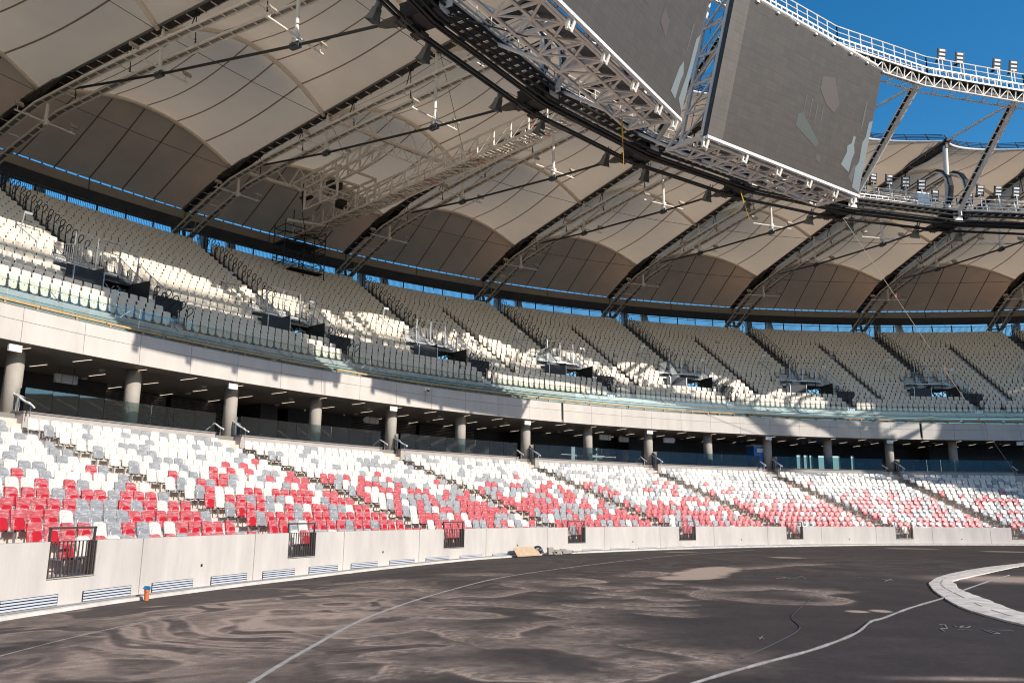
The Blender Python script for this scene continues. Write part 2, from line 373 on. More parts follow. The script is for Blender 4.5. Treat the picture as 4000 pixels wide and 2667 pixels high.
BASEZ = [(-3, -.22), (-2.4, -.22), (-1.25, -.19), (-1.16, -.185), (-1.04, -.11), (-.97, -.06), (-.85, -.03), (-.7, -.02), (-.5, 0.0), (-.34, .04), (-.1, .06), (3, .06)]
def base_z(k): return float(lerp_tab(BASEZ, th(k)))
K0, K1 = -4.0, 11.0       # bays modelled in detail

# ------------------------------------------------------------------ ground
def vnoise(x, y, scale, seed):
    g = np.random.default_rng(seed).random((257, 257)); x = x * scale + 1000; y = y * scale + 1000
    xi = np.floor(x).astype(int); yi = np.floor(y).astype(int); fx = x - xi; fy = y - yi
    fx = fx * fx * fx * (fx * (fx * 6 - 15) + 10); fy = fy * fy * fy * (fy * (fy * 6 - 15) + 10)
    xi %= 256; yi %= 256
    return (g[xi, yi] * (1 - fx) + g[xi + 1, yi] * fx) * (1 - fy) + (g[xi, yi + 1] * (1 - fx) + g[xi + 1, yi + 1] * fx) * fy
def ground_z(x, y):
    dx, dy = x - CX, y - CY; r = np.hypot(dx, dy); t = np.arctan2(dx, dy)
    s = np.clip((r - 46.3) / 5.0, 0, 1); s = s * s * (3 - 2 * s)
    return lerp_tab(BASEZ, t) * s - .035 * s
def px_ground(px, py):
    X = (px - 2000) / 3227.27; Z = -(py - 1333.5) / 3227.27
    d = F0 + RX * X + UP * Z; t = -CAM_H / d.z
    return (d.x * t, d.y * t)
TR6 = [  # wavy dust trails left by the sweeper on the asphalt
 [(260,1190),(330,1210),(500,1200),(730,1170),(900,1145),(1100,1155),(1230,1200),(1340,1260),(1480,1300),(1700,1290),(1900,1285),(2100,1320),(2350,1370)],
 [(330,1250),(450,1240),(620,1260),(800,1245),(1000,1250),(1160,1270),(1050,1300),(800,1310),(600,1340),(480,1390)],
 [(0,1450),(150,1420),(400,1400),(600,1395),(720,1410),(680,1460),(600,1520),(590,1568)],
 [(900,1510),(960,1460),(1100,1445),(1230,1470),(1350,1520),(1550,1545),(1800,1540),(2100,1550),(2352,1500)],
 [(1440,1235),(1520,1205),(1600,1215),(1560,1180),(1650,1140),(1800,1120),(1950,1130),(2150,1150),(2310,1165),(2100,1180),(1900,1160)],
 [(1440,1235),(1550,1250),(1750,1240),(1950,1250),(2150,1240),(2352,1260)],
 [(800,990),(950,975),(1150,970),(1400,970),(1600,985),(1800,990),(1950,1000),(2050,1020),(1850,1030),(1950,1055),(2080,1085),(1850,1100),(1700,1130)],
 [(800,990),(900,1000),(1000,985)], [(1000,920),(1100,900),(1250,895),(1400,900),(1550,870),(1700,850)], [(1000,930),(1150,940),(1350,955),(1500,960),(1750,975)],
 [(1500,800),(1600,820),(1750,850),(1880,865)], [(1500,800),(1650,790),(1850,800)], [(1850,820),(2000,800),(2200,790),(2100,770),(1950,770)],
 [(730,1070),(900,1060),(1100,1070),(1300,1065),(1390,1050),(1200,1030),(950,1020),(700,1040),(720,1070)],
 [(0,1000),(200,990),(400,1030),(300,1060),(100,1080),(0,1100)], [(100,790),(300,780),(500,770),(700,780),(550,800),(300,800)],
 [(0,850),(200,840),(400,820),(600,840),(800,830),(1000,860),(850,880),(600,880),(400,900)], [(1040,740),(1300,735),(1550,745)],
 [(2080,915),(2200,905),(2352,910)], [(1870,825),(2000,815),(2200,825),(2352,850)], [(50,1530),(250,1510),(400,1540),(300,1568)], [(0,940),(180,930),(330,950),(560,935)],
 [(1950,960),(2100,985),(2250,975),(2400,1000)], [(2150,870),(2300,885),(2450,900)]]
TR7 = [[(0,940),(150,965),(300,980),(450,1000),(590,1040),(450,1055),(300,1060)], [(0,1020),(150,1035),(350,1045)], [(0,1080),(100,1060),(230,1070),(150,1090),(0,1100)], [(0,1150),(150,1130),(200,1090)],
 [(390,625),(500,625),(600,640),(750,640),(850,625),(950,630),(1100,640),(1300,650),(1370,650)], [(320,655),(450,655),(600,680),(750,700),(900,715),(1100,722),(1250,722),(1330,700),(1170,670),(1250,650)],
 [(0,690),(150,680),(300,700),(450,695)], [(0,720),(200,730),(450,725)], [(0,745),(250,755),(400,755)], [(100,770),(300,785),(470,790)], [(180,605),(350,600)], [(80,630),(250,625)], [(0,640),(150,650)],
 [(0,560),(150,560),(250,545),(100,535)], [(700,520),(850,512),(1000,500),(1180,492)], [(560,640),(480,665),(620,700)]]
TR2 = [[(1300,960),(1500,935),(1650,920),(1900,905)], [(0,1180),(200,1150),(400,1150),(560,1130)], [(960,1220),(1100,1200),(1300,1180),(1500,1160),(1700,1180),(1850,1150),(2000,1160)], [(1100,1260),(1250,1230),(1500,1220),(1700,1200)],
 [(1270,1190),(1420,1150),(1600,1120),(1800,1090),(2100,1060),(2352,1040)], [(0,1400),(200,1360),(500,1320),(800,1310),(1000,1330),(1200,1340)], [(100,1430),(400,1430),(700,1370),(1000,1370),(1300,1380),(1600,1340),(1900,1350),(2090,1380),(1800,1400),(1400,1410)],
 [(0,1480),(300,1440),(700,1430),(1200,1460),(1600,1470),(1850,1440)], [(50,1540),(300,1500),(800,1520),(1300,1530),(1650,1540)], [(1300,1280),(1600,1290),(1900,1280),(2200,1290),(2300,1310)], [(1600,1000),(1900,990),(2200,970),(2352,975)],
 [(1900,1100),(2100,1090),(2352,1110)], [(500,1090),(800,1060),(1100,1040),(1500,1050)], [(700,1130),(1000,1110),(1300,1110)], [(300,1290),(600,1250),(900,1260)], [(1700,930),(2000,900),(2300,880)], [(900,1020),(1200,990),(1500,1000)], [(2000,1020),(2200,1030),(2352,1010)]]
STROKES = [([(1200 + .5102 * x, 1867 + .5102 * y) for x, y in P], .25, 1.05) for P in TR6] + [([(2400 + .6803 * x, 1867 + .6803 * y) for x, y in P], .24, .95) for P in TR7] + [([(.5102 * x, 1867 + .5102 * y) for x, y in P], .19, .95) for P in TR2]
def curve_of(P, n=9):
    P = np.vstack([2 * P[:1] - P[1:2], P, 2 * P[-1:] - P[-2:-1]]); C = []
    for i in range(1, len(P) - 2):     # smooth curve through the points
        for t in np.linspace(0, 1, n)[:-1]:
            p0, p1, p2, p3 = P[i - 1], P[i], P[i + 1], P[i + 2]
            C.append(.5 * (2 * p1 + (p2 - p0) * t + (2 * p0 - 5 * p1 + 4 * p2 - p3) * t * t + (3 * p1 - p0 - 3 * p2 + p3) * t ** 3))
    return np.array(C + [P[-2]])
def dust_field(x, y):
    wx = vnoise(x, y, .28, 1) - .5; wy = vnoise(x, y, .28, 2) - .5
    wx2 = vnoise(x, y, .9, 3) - .5; wy2 = vnoise(x, y, .9, 4) - .5
    grain = vnoise(x, y, 5.5, 31) * .5 + vnoise(x, y, 11.0, 32) * .5
    def blob(px, py, sx, sy):
        a, b = px_ground(px, py); return np.exp(-((x - a) / sx) ** 2 - ((y - b) / sy) ** 2)
    dens = .80 * blob(550, 2500, 3.2, 4.5) + .70 * blob(1000, 2330, 3.6, 5) + .22 * blob(1500, 2400, 3, 4) + .16 * blob(2300, 2290, 4, 7) + .10 * blob(3000, 2200, 14, 8)
    dens = np.clip(dens - .9 * blob(60, 2530, .9, 1.6) - .5 * blob(3300, 2550, 6, 7), 0, 1)
    X = x + wx * 6 + wx2 * 1.6; Y = y + wy * 6 + wy2 * 1.6
    n = vnoise(X * .6, Y, .8, 5) * .5 + vnoise(X * .65, Y, 1.9, 6) * .5
    lines = .5 + .5 * np.sin(n * 110)                     # the comb marks of the brushes
    d = dens * (.10 + .78 * np.clip((n - .47) * 12, 0, 1) * (.78 + .22 * lines) * np.clip(1.2 - (n - .47) * 3.5, .3, 1)) * (.5 + grain)
    d = d + .05 * vnoise(x, y, .35, 14) * vnoise(x, y, 2.0, 15)
    for pts, wd, st in STROKES:
        C = curve_of(np.array([px_ground(*p) for p in pts])); far = np.clip(np.hypot(*C.mean(0)) / 18, .9, 2.2); wd = wd * far
        lo = C.min(0) - 1.5; hi = C.max(0) + 1.5
        ms = np.where((x > lo[0]) & (x < hi[0]) & (y > lo[1]) & (y < hi[1]))[0]
        if not len(ms): continue
        jx = x[ms] + wx2[ms] * .3 + (vnoise(x[ms], y[ms], 3.0, 41) - .5) * .10; jy = y[ms] + wy2[ms] * .3 + (vnoise(x[ms], y[ms], 3.0, 42) - .5) * .10
        dmin = np.full(len(ms), 9.0); arc = np.zeros(len(ms)); sgn = np.zeros(len(ms)); s = 0.0
        for a, b in zip(C[:-1], C[1:]):
            v = b - a; L2 = float(v @ v) + 1e-9; t = np.clip(((jx - a[0]) * v[0] + (jy - a[1]) * v[1]) / L2, 0, 1)
            ex = jx - a[0] - t * v[0]; ey = jy - a[1] - t * v[1]; dd = np.hypot(ex, ey); up = dd < dmin
            dmin = np.where(up, dd, dmin); arc = np.where(up, s + t * math.sqrt(L2), arc); sgn = np.where(up, np.sign(ex * v[1] - ey * v[0]), sgn); s += math.sqrt(L2)
        wv = wd * (.7 + .6 * vnoise(x[ms], y[ms], .6, 16)); q = dmin / wv; inside = np.clip((1 - q) * 4, 0, 1)
        rim = np.exp(-((q - .85) / .12) ** 2)
        teeth = .5 + .5 * np.sin(arc * 26 + np.sqrt(np.maximum(0, 1 - q * q)) * 14)          # arcs left by the turning brush
        comb = .5 + .5 * np.sin(dmin * sgn * 55)
        body = inside * (.16 + .30 * teeth * (.3 + .7 * comb)) * (1 + .35 * sgn * q) + rim * np.where(sgn > 0, .42, .10) * inside
        taper = np.clip(np.minimum(arc, s - arc) / .35 + .3, 0, 1)
        val = np.clip(body, 0, 1) * st * np.clip(.45 + 1.0 * vnoise(x[ms], y[ms], .8, 12), .3, 1.1) * (.6 + .8 * grain[ms]) * taper
        # a thin veil of dust spreads outside the trail on one side
        veil = np.exp(-np.maximum(dmin - wv, 0) / np.where(sgn > 0, .10, .55)) * .24 * st * (grain[ms] + .2) * taper * (.5 + vnoise(x[ms], y[ms], 1.5, 17))
        d[ms] = np.maximum(d[ms], np.maximum(val, veil))
    # spilt sand
    edge = (vnoise(x, y, 1.2, 51) - .5) * .9 + (vnoise(x, y, 4.0, 52) - .5) * .4
    for px, py, sx, sy, rot, st in ((2760, 2232, 3.6, 1.0, 1.1, .95), (2690, 2255, 1.6, .9, .8, .9), (3075, 2177, 1.0, .45, 0, .9), (3440, 2385, .24, .32, 0, .9), (3350, 2387, .26, .26, 0, .8), (2660, 2152, .9, .5, 0, .8), (3560, 2142, 1.7, .5, 0, .9), (3930, 2154, 1.7, .6, 0, .9)):
        a, b = px_ground(px, py); c_, s_ = math.cos(rot), math.sin(rot); u = ((x - a) * c_ + (y - b) * s_) / sx; v = (-(x - a) * s_ + (y - b) * c_) / sy
        d = np.maximum(d, np.clip((1 - np.hypot(u, v) + edge * (.35 if sx > .5 else .15)) * 2.4, 0, 1) * st * (.7 + .5 * grain))
    a, b = px_ground(3960, 2262); d = np.maximum(d, .9 * np.exp(-((x - a) / 2.0) ** 2 - ((y - b) / 1.3) ** 2) * (.5 + grain))
    a, b = px_ground(3800, 2650); d = np.maximum(d, .5 * np.exp(-((x - a) / .8) ** 2 - ((y - b) / .12) ** 2) * (.5 + grain))
    return np.clip(d * 1.7 - .02, 0, 1)
xs = np.concatenate([np.linspace(-1500, -60, 12), np.linspace(-45, -14, 40), np.arange(-13.5, 26, .055), np.linspace(26.3, 60, 90), np.linspace(70, 1600, 14)])
ys = np.concatenate([np.linspace(-1500, -60, 12), np.linspace(-45, 8.5, 50), np.arange(8.8, 18, .042), np.arange(18, 26, .065), np.linspace(26.1, 60, 270), np.linspace(66, 1600, 14)])
gx, gy = np.meshgrid(xs, ys); gx = gx.ravel(); gy = gy.ravel()
rr = np.hypot(gx - CX, gy - CY)
gz = np.where(rr < 52, ground_z(gx, gy), -.25 - .0 * gx)
gz = np.where(rr > 51.35, np.minimum(gz, -.3), gz)
nx, ny = len(xs), len(ys)
idx = np.arange(nx * ny).reshape(ny, nx)
quads = np.stack([idx[:-1, :-1], idx[:-1, 1:], idx[1:, 1:], idx[1:, :-1]], -1).reshape(-1, 4)
me = bpy.data.meshes.new('ground')
me.vertices.add(nx * ny); me.vertices.foreach_set('co', np.stack([gx, gy, gz], -1).astype(np.float32).ravel())
me.loops.add(len(quads) * 4); me.loops.foreach_set('vertex_index', quads.ravel().astype(np.int32))
me.polygons.add(len(quads)); me.polygons.foreach_set('loop_start', np.arange(0, len(quads) * 4, 4, dtype=np.int32))
me.update(calc_edges=True)
dust = np.zeros(nx * ny); vis = (rr < 52) & (gy > 6); dust[vis] = dust_field(gx[vis], gy[vis])
a = me.attributes.new('dust', 'FLOAT', 'POINT'); a.data.foreach_set('value', dust.astype(np.float32))
me.polygons.foreach_set('use_smooth', np.ones(len(quads), dtype=bool))
me.materials.append(MAT['asphalt'])
g = bpy.data.objects.new('ground', me); COL.objects.link(g); tag(g, kind='structure')

def strip(pts, w, name, mt, h=.004, jitter=.0):
    b = MB(); L = []; Rr = []
    for i, p in enumerate(pts):
        p = Vector((*p, 0)); q = Vector((*pts[min(i + 1, len(pts) - 1)], 0)) - Vector((*pts[max(i - 1, 0)], 0)); q.normalize()
        s = Vector((-q.y, q.x, 0)); ww = w * (1 + random.uniform(-jitter, jitter))
        for lst, sg in ((L, .5), (Rr, -.5)):
            e = p + s * ww * sg; lst.append((e.x, e.y, float(ground_z(np.array(e.x), np.array(e.y))) + h))
    b.grid([L, Rr]); return b.build(name, mt)
def smooth_pts(P, n=12):
    P = [Vector((*p, 0)) for p in P]; P = [P[0] * 2 - P[1]] + P + [P[-1] * 2 - P[-2]]; C = []
    for i in range(1, len(P) - 2):
        for j in range(n):
            t = j / n; p0, p1, p2, p3 = P[i - 1:i + 3]
            q = .5 * (2 * p1 + (p2 - p0) * t + (2 * p0 - 5 * p1 + 4 * p2 - p3) * t * t + (3 * p1 - p0 - 3 * p2 + p3) * t ** 3); C.append((q.x, q.y))
    C.append((P[-2].x, P[-2].y)); return C
tag(strip(smooth_pts([(-2.9, 7.5), (-2.84, 9.68), (-2.767, 11.97), (-2.49, 15.76), (-1.473, 20.72), (.2, 25.97), (4.09, 33.31), (8.1, 39.6), (13.2, 46.1)], 20), .075, 'track_line', 'line_paint', jitter=.2), kind='structure')
tag(strip(smooth_pts([(-6.7, 9.5), (-6.66, 11.45), (-6.6, 13.03), (-6.43, 14.4), (-6.2, 15.6)]), .05, 'track_line', 'line_paint', jitter=.3), kind='structure')
# concrete kerb round the infield
ko = smooth_pts([(24.6, 38.6), (21.3, 35.31), (17.3, 31.4), (14.06, 27.6), (12.14, 24.71), (11.4, 23.2), (10.65, 21.41), (9.43, 17.92), (9.06, 15.22), (9.1, 12.6)], 10)
ki = smooth_pts([(23.6, 36.9), (20.18, 33.48), (16.3, 29.06), (13.28, 25.49), (12.5, 24.0), (11.75, 22.4), (10.95, 19.8), (10.1, 16.8), (9.75, 14.6), (9.7, 12.4)], 10)
n_ = min(len(ko), len(ki)); b = MB()
def jit(p, s=.05): return (p[0] + random.uniform(-s, s), p[1] + random.uniform(-s, s))
ko2 = [jit(p, .012) for p in ko]; ki2 = [jit(p, .03) for p in ki]
b.grid([[(x, y, .0) for x, y in ko2[:n_]], [(x, y, .035) for x, y in ko2[:n_]], [(x * .5 + u * .5, y * .5 + v * .5, .045) for (x, y), (u, v) in zip(ko2[:n_], ki2[:n_])], [(x, y, .035) for x, y in ki2[:n_]], [(x, y, 0) for x, y in ki2[:n_]]])
tag(b.build('kerb', 'infield_concrete'), kind='structure')
mid = [((a[0] * .55 + c[0] * .45), (a[1] * .55 + c[1] * .45)) for a, c in zip(ko, ki)]
b = MB()
for i in range(2, len(mid) - 1):
    if random.random() < .7: b.bar((*mid[i - 1], .047), (*mid[i], .047), .022, .006)
tag(b.build('kerb_joint', 'column_concrete'), kind='structure')
# kerb along the foot of the perimeter wall
b = MB(); n = 200
rows = [[], [], [], []]
for i in range(n + 1):
    k = -3 + 14 * i / n; z = base_z(k)
    for j, (r, dz) in enumerate(((51.22, -.05), (51.26, .03), (51.40, .045), (51.62, .05))): rows[j].append(W(r + (random.uniform(-.025, .025) if j < 2 else 0), k, z + dz))
b.grid(rows); tag(b.build('kerb', 'kerb_concrete'), kind='structure')
b = MB(); rows = [[], [], []]
for i in range(n + 1):
    k = -3 + 14 * i / n; z = base_z(k)
    for j, (r, dz) in enumerate(((51.36, .05), (51.38, .075), (51.41, .05))): rows[j].append(W(r, k, z + dz))
b.grid(rows); tag(b.build('drain_channel', 'tray_grey'), kind='structure')

# things lying on the asphalt
b = MB(); pts = smooth_pts([(1.2, 8.6), (2.17, 9.94), (3.2, 11.1), (4.33, 12.32), (5.55, 13.92), (6.46, 15.46), (6.92, 16.0), (8.29, 17.81), (10.2, 20.12), (11.6, 21.99), (14.1, 25.2), (16.3, 27.9)], 8)
b.tube([(x, y, .022) for i, (x, y) in enumerate(pts)], [.020 + .003 * math.sin(i * 1.3) for i in range(len(pts))], 8)
tag(b.build('flat_hose', 'hose_grey', origin=(2.17, 9.94, 0)), 'long grey flat hose snaking over the dark asphalt across the concrete infield kerb', 'hose')
b = MB(); pts = smooth_pts([(3.1, 11.6), (4.0, 13.0), (4.9, 14.6), (5.3, 16.2), (6.4, 18.6), (7.3, 20.4)], 8)
b.tube([(x, y, .008) for x, y in pts], .008, 5)
tag(b.build('thin_cable', 'clamp_grey', origin=(3.1, 11.6, 0)), 'thin dark cable lying on the asphalt left of the flat hose', 'cable')
def chalk_strokes(name, lines, label, w=.018):
    b = MB()
    for ln in lines:
        for p, q in zip(ln[:-1], ln[1:]):
            A = px_ground(*p); B = px_ground(*q); b.bar((*A, .008), (*B, .008), w, .006)
    tag(b.build(name, 'chalk', origin=(*px_ground(*lines[0][0]), 0)), label, 'chalk mark')
chalk_strokes('chalk_writing', [[(3668, 2440), (3695, 2440)], [(3690, 2440), (3700, 2452)], [(3728, 2444), (3738, 2450)], [(3755, 2446), (3748, 2451), (3775, 2452), (3790, 2447), (3765, 2444), (3755, 2446)],
    [(3690, 2466), (3672, 2456), (3700, 2454)], [(3740, 2458), (3800, 2462)], [(3840, 2460), (3880, 2474), (3905, 2474), (3860, 2462)], [(3890, 2460), (3960, 2464)]], 'white chalk numbers and strokes scrawled on the asphalt below the infield kerb', .022)
chalk_strokes('chalk_cross', [[(2962, 2488), (2985, 2496)], [(2966, 2497), (2978, 2486)]], 'small white chalk cross on the dark asphalt', .02)
chalk_strokes('chalk_dashes', [[(3030, 2258), (3075, 2256)], [(3050, 2252), (3082, 2258)], [(3105, 2254), (3145, 2258)], [(3120, 2250), (3135, 2252)]], 'short white chalk dashes on the asphalt left of the kerb bend', .06)
chalk_strokes('chalk_scribble', [[(3445, 2262), (3490, 2268)], [(3455, 2270), (3480, 2262)], [(3350, 2254), (3390, 2258)]], 'chalk scribble on the asphalt just left of the curved kerb', .05)

# ------------------------------------------------------------------ perimeter wall with gates and vents
GATE_K = [n - 1.65 for n in range(0, 11)]          # centre of each gate
G_HALF = .0775
wall = empty('perimeter_wall', W(R_WALL, 2, 0), 0, 'long curved pale concrete wall between the asphalt and the first row of seats', 'wall')
o0 = wall.location
JOINTS = [-2.904 + .5 * i for i in range(28)]
T0, T1 = R_WALL, R_WALL + .22
for i in range(27):
    a, c = JOINTS[i] + .0012, JOINTS[i + 1] - .0012; b = MB(); k = a; zb = -.5
    gs = [q for q in GATE_K if a < q < c]
    def slab(u, v, z1, z0=zb):
        if v - u > 1e-4: b.ring([(T0, z0), (T0, z1), (T1, z1), (T1, z0)], u, v, .06)
    if gs:
        q = gs[0]; slab(a, q - G_HALF, 1.163); slab(q - G_HALF, q + G_HALF, .405); slab(q + G_HALF, c, 1.163)
    else: slab(a, c, 1.163)
    b.build('wall_panel', 'wall_concrete', wall, o0)
b = MB(); b.ring([(T0 + .04, -.5), (T0 + .04, 1.12), (T1 - .04, 1.12), (T1 - .04, -.5)], JOINTS[0], JOINTS[-1], .25)
# the joints are closed by a recessed filler, left out at the gates
b = MB()
for j in JOINTS[1:-1]: b.ring([(T0 + .02, -.5), (T0 + .02, 1.15), (T1 - .02, 1.15), (T1 - .02, -.5)], j - .004, j + .004, .01)
b.build('joint_filler', 'coping_stone', wall, o0)
vi = 0
for i in range(40):
    kc = -2.27 + .25 * i
    if kc > 7.2: break
    fr = MB(); hw = .086; zt = .088; zb_ = max(base_z(kc) + .03, -.2) - .03
    zb_ = -.2 if kc < 0 else -.12
    # recessed slats proud of the wall face by a few millimetres inside a thin frame
    b = MB(); b.ring([(T0 - .003, zb_), (T0 - .003, zt), (T0 + .01, zt), (T0 + .01, zb_)], kc - hw, kc + hw, .05); v = b.build('vent_grille', 'vent_dark', wall, o0)
    s = MB(); nsl = 5 if kc < 0 else 4
    for q in range(nsl):
        z0 = zb_ + (zt - zb_) * (q + .16) / nsl; z1 = zb_ + (zt - zb_) * (q + .80) / nsl
        s.ring([(T0 - .007, z0), (T0 - .022, z0 + .004), (T0 - .010, z1), (T0 - .004, z1)], kc - hw + .003, kc + hw - .003, .05)
    s.build('slats', 'vent_slat', v, o0); vi += 1
b = MB()
for n in range(9): c = W(T0 - .002, n - 1.152, .40); b.box(c, .035, .006, .035, (Vector((math.cos(th(n - 1.152)), -math.sin(th(n - 1.152)), 0)), Vector((math.sin(th(n - 1.152)), math.cos(th(n - 1.152)), 0)), Vector((0, 0, 1))))
b.build('drain_hole', 'vent_dark', wall, o0)
# gate prototype, local x along the wall, y outwards (away from the pitch)
gw = G_HALF * DTH * R_WALL
def gate_proto():
    r = at('barrier_gate', R_WALL, GATE_K[0], .405, 'x', 'gate', 'barred gates in the perimeter wall')
    b = MB(); b.bar((-gw + .03, .05, 0.02), (-gw + .03, .05, 1.04), .05, .03); b.bar((gw - .05, .05, .02), (gw - .05, .05, 1.04), .05, .03); b.build('post', 'gate_steel', r)
    b = MB(); b.bar((-gw + .0, .05, 1.035), (gw - .02, .05, 1.035), .05, .045); b.build('top_rail', 'gate_steel', r)
    b = MB()
    for i in range(11): x = -gw + .09 + i * (2 * gw - .24) / 10; b.bar((x, .05, .03), (x, .05, .75), .034, .012, (0, 1, 0))
    b.bar((-gw + .05, .05, .755), (gw - .08, .05, .755), .06, .012); b.bar((-gw + .05, .05, .025), (gw - .08, .05, .025), .06, .012); b.build('bars', 'gate_steel', r)
    b = MB(); b.box((gw - .012, .12, .38), .008, .11, .37); b.box((gw - .05, .06, .70), .02, .02, .04); b.box((gw - .05, .06, .12), .02, .02, .04); b.build('side_plate', 'gate_steel', r)
    b = MB(); b.box((0, .04, .008), gw, .08, .008); b.build('sill', 'parapet_concrete', r)
    return r
gp = gate_proto(); gp['label'] = 'dark barred steel gate in the perimeter wall, largest, near the left edge'
GL = ['', 'second barred gate from left, in the wall past the fifth vent', 'third barred gate from left, in the pale perimeter wall', 'barred gate in the wall just above the leaning plywood board', 'fifth barred gate from left in the perimeter wall',
      'sixth barred gate from left in the perimeter wall', 'seventh barred gate from left, with pale sunlit top rail', 'barred gate in the wall cut by the right edge of the picture', 'barred gate beyond the right edge']
for i in range(1, 9): copy_at(gp, R_WALL, GATE_K[i], .405, GL[i])

# plumbing stub, plywood, bricks along the wall
t = empty('drain_pipe', (*px_ground(462, 2335), base_z(-1.45)), 0, 'orange plastic pipe stub with a blue bag tied over its mouth, before a vent', 'pipe')
p0 = W(51.05, -1.448, base_z(-1.45)); t.location = p0
b = MB(); b.tube([(0, 0, -.05), (0, 0, .16)], .055, 14); b.tube([(0, 0, .155), (0, 0, .215)], .064, 14); b.build('pipe', 'orange_pipe', t, smooth=False)
b = MB(); P = []
for i in range(7):
    row = []
    for j in range(13):
        a = j * math.pi / 6; rad = (.05, .068, .088, .075, .05, .06, .015)[i] * random.uniform(.75, 1.3) if j < 12 else None
        row.append((rad if rad else 0, a))
    row[12] = (row[0][0], row[0][1]); P.append([(q * math.cos(a_), q * math.sin(a_), .2 + (0, .015, .03, .055, .065, .085, .09)[i] + random.uniform(-.006, .006) * (1 if 0 < jj < 12 else 0)) for jj, (q, a_) in enumerate(row)])
b.grid(P); b.build('bag', 'blue_bag', t)
t = empty('plywood_board', (*px_ground(2190, 2156), .0), 0, 'tan plywood board leaning on a dark bag at the foot of the perimeter wall', 'board')
wb = W(51.3, .855, base_z(.85)); t.location = wb; t.rotation_euler = (0, 0, -th(.855))
b = MB(); b.grid([[(-1.0, -.45, .02), (0, -.5, .03), (.75, -.42, .02)], [(-.72, .02, .34), (.1, .0, .40), (.95, .02, .36)]]); b.grid([[(-1.0, -.46, .0), (0, -.51, .01), (.75, -.43, .0)], [(-.72, .03, .32), (.1, .01, .38), (.95, .03, .34)]])
b.build('board', 'plywood', t)
t = empty('rubbish_sack', wb, -th(.9), 'dark crumpled sack behind the right end of the plywood board', 'sack')
t.location = W(51.25, .965, base_z(.96))
b = MB(); rows = []
for i in range(7):
    ph = math.pi * i / 6; rows.append([(.30 * math.sin(ph) * math.cos(a) * random.uniform(.8, 1.15), .2 * math.sin(ph) * math.sin(a) * random.uniform(.8, 1.15), .21 - .21 * math.cos(ph)) for a in [j * math.pi / 5 for j in range(10)]]); rows[-1].append(rows[-1][0])
b.grid(rows); b.build('sack', 'dark_bag', t)
bp_ = [(1.02, 0, 0), (1.06, .0, 0), (1.10, 0, 0), (1.145, .0, 0), (1.19, 0, 0), (1.03, 0, .1), (1.07, 0, .1), (1.055, 0, .19), (1.15, 0, .1), (1.225, 0, 0), (1.24, .02, 0)]
BW = ['grey paving block, leftmost at the bottom of the heap', 'grey paving block, second along the bottom of the heap', 'grey paving block in the middle of the heap bottom', 'grey paving block, fourth along the heap bottom', 'grey paving block, fifth along the heap bottom',
      'paving block on the second layer at the heap left end', 'paving block on the second layer, next inward', 'topmost grey paving block of the heap by the wall', 'paving block lying alone on the heap right side', 'paving block, second last on the right of the heap', 'loose paving block at the right end of the heap']
bb = MB(); bb.box((0, 0, .05), .15, .07, .048); bb.box((0, 0, .099), .13, .055, .004)
proto = None
for i, (k, dr, z) in enumerate(bp_):
    loc = W(51.15 + dr - .3 * random.random(), k, base_z(k) + z + .02); rz = -th(k) + random.uniform(-.6, .6)
    if proto is None:
        proto = bb.build('paving_block', 'brick_grey'); proto['category'] = 'block'; proto['group'] = 'paving blocks heaped by the wall'; o = proto
    else: o = proto.copy(); COL.objects.link(o)
    o.location = loc; o.rotation_euler = (0, 0, rz); o['label'] = BW[i]

# ------------------------------------------------------------------ lower stand: terraces, stairs, seats
LR = lambda i: 52.6 + .957 * i            # seat line of row i
LZ = lambda i: .36 + .30 * i              # tread of row i
AISLE = [n + .35 for n in range(-4, 11)]
st = empty('lower_terrace', W(60, 2, 0), 0, 'stepped concrete terrace under the red, grey and white seats', 'terrace'); o0 = st.location
b = MB(); prof = [(51.9, -.4), (51.9, .36)]
for i in range(15):
    prof += [(LR(i) + .45, LZ(i)), (LR(i) + .45, LZ(i) + .30)] if i < 14 else [(67.2, LZ(i))]
prof += [(67.2, -.4)]
b.ring(prof, K0, K1, .125); b.build('treads', 'terrace_concrete', st, o0)
b = MB()
for a in AISLE:
    for i in range(14):
        hw = kk(LR(i), .62)
        b.ring([(LR(i) + .14, LZ(i) - .02), (LR(i) + .14, LZ(i) + .15), (LR(i) + .46, LZ(i) + .15), (LR(i) + .46, LZ(i) - .02)], a - hw, a + hw, .2)
b.build('stair_steps', 'terrace_concrete', st, o0)

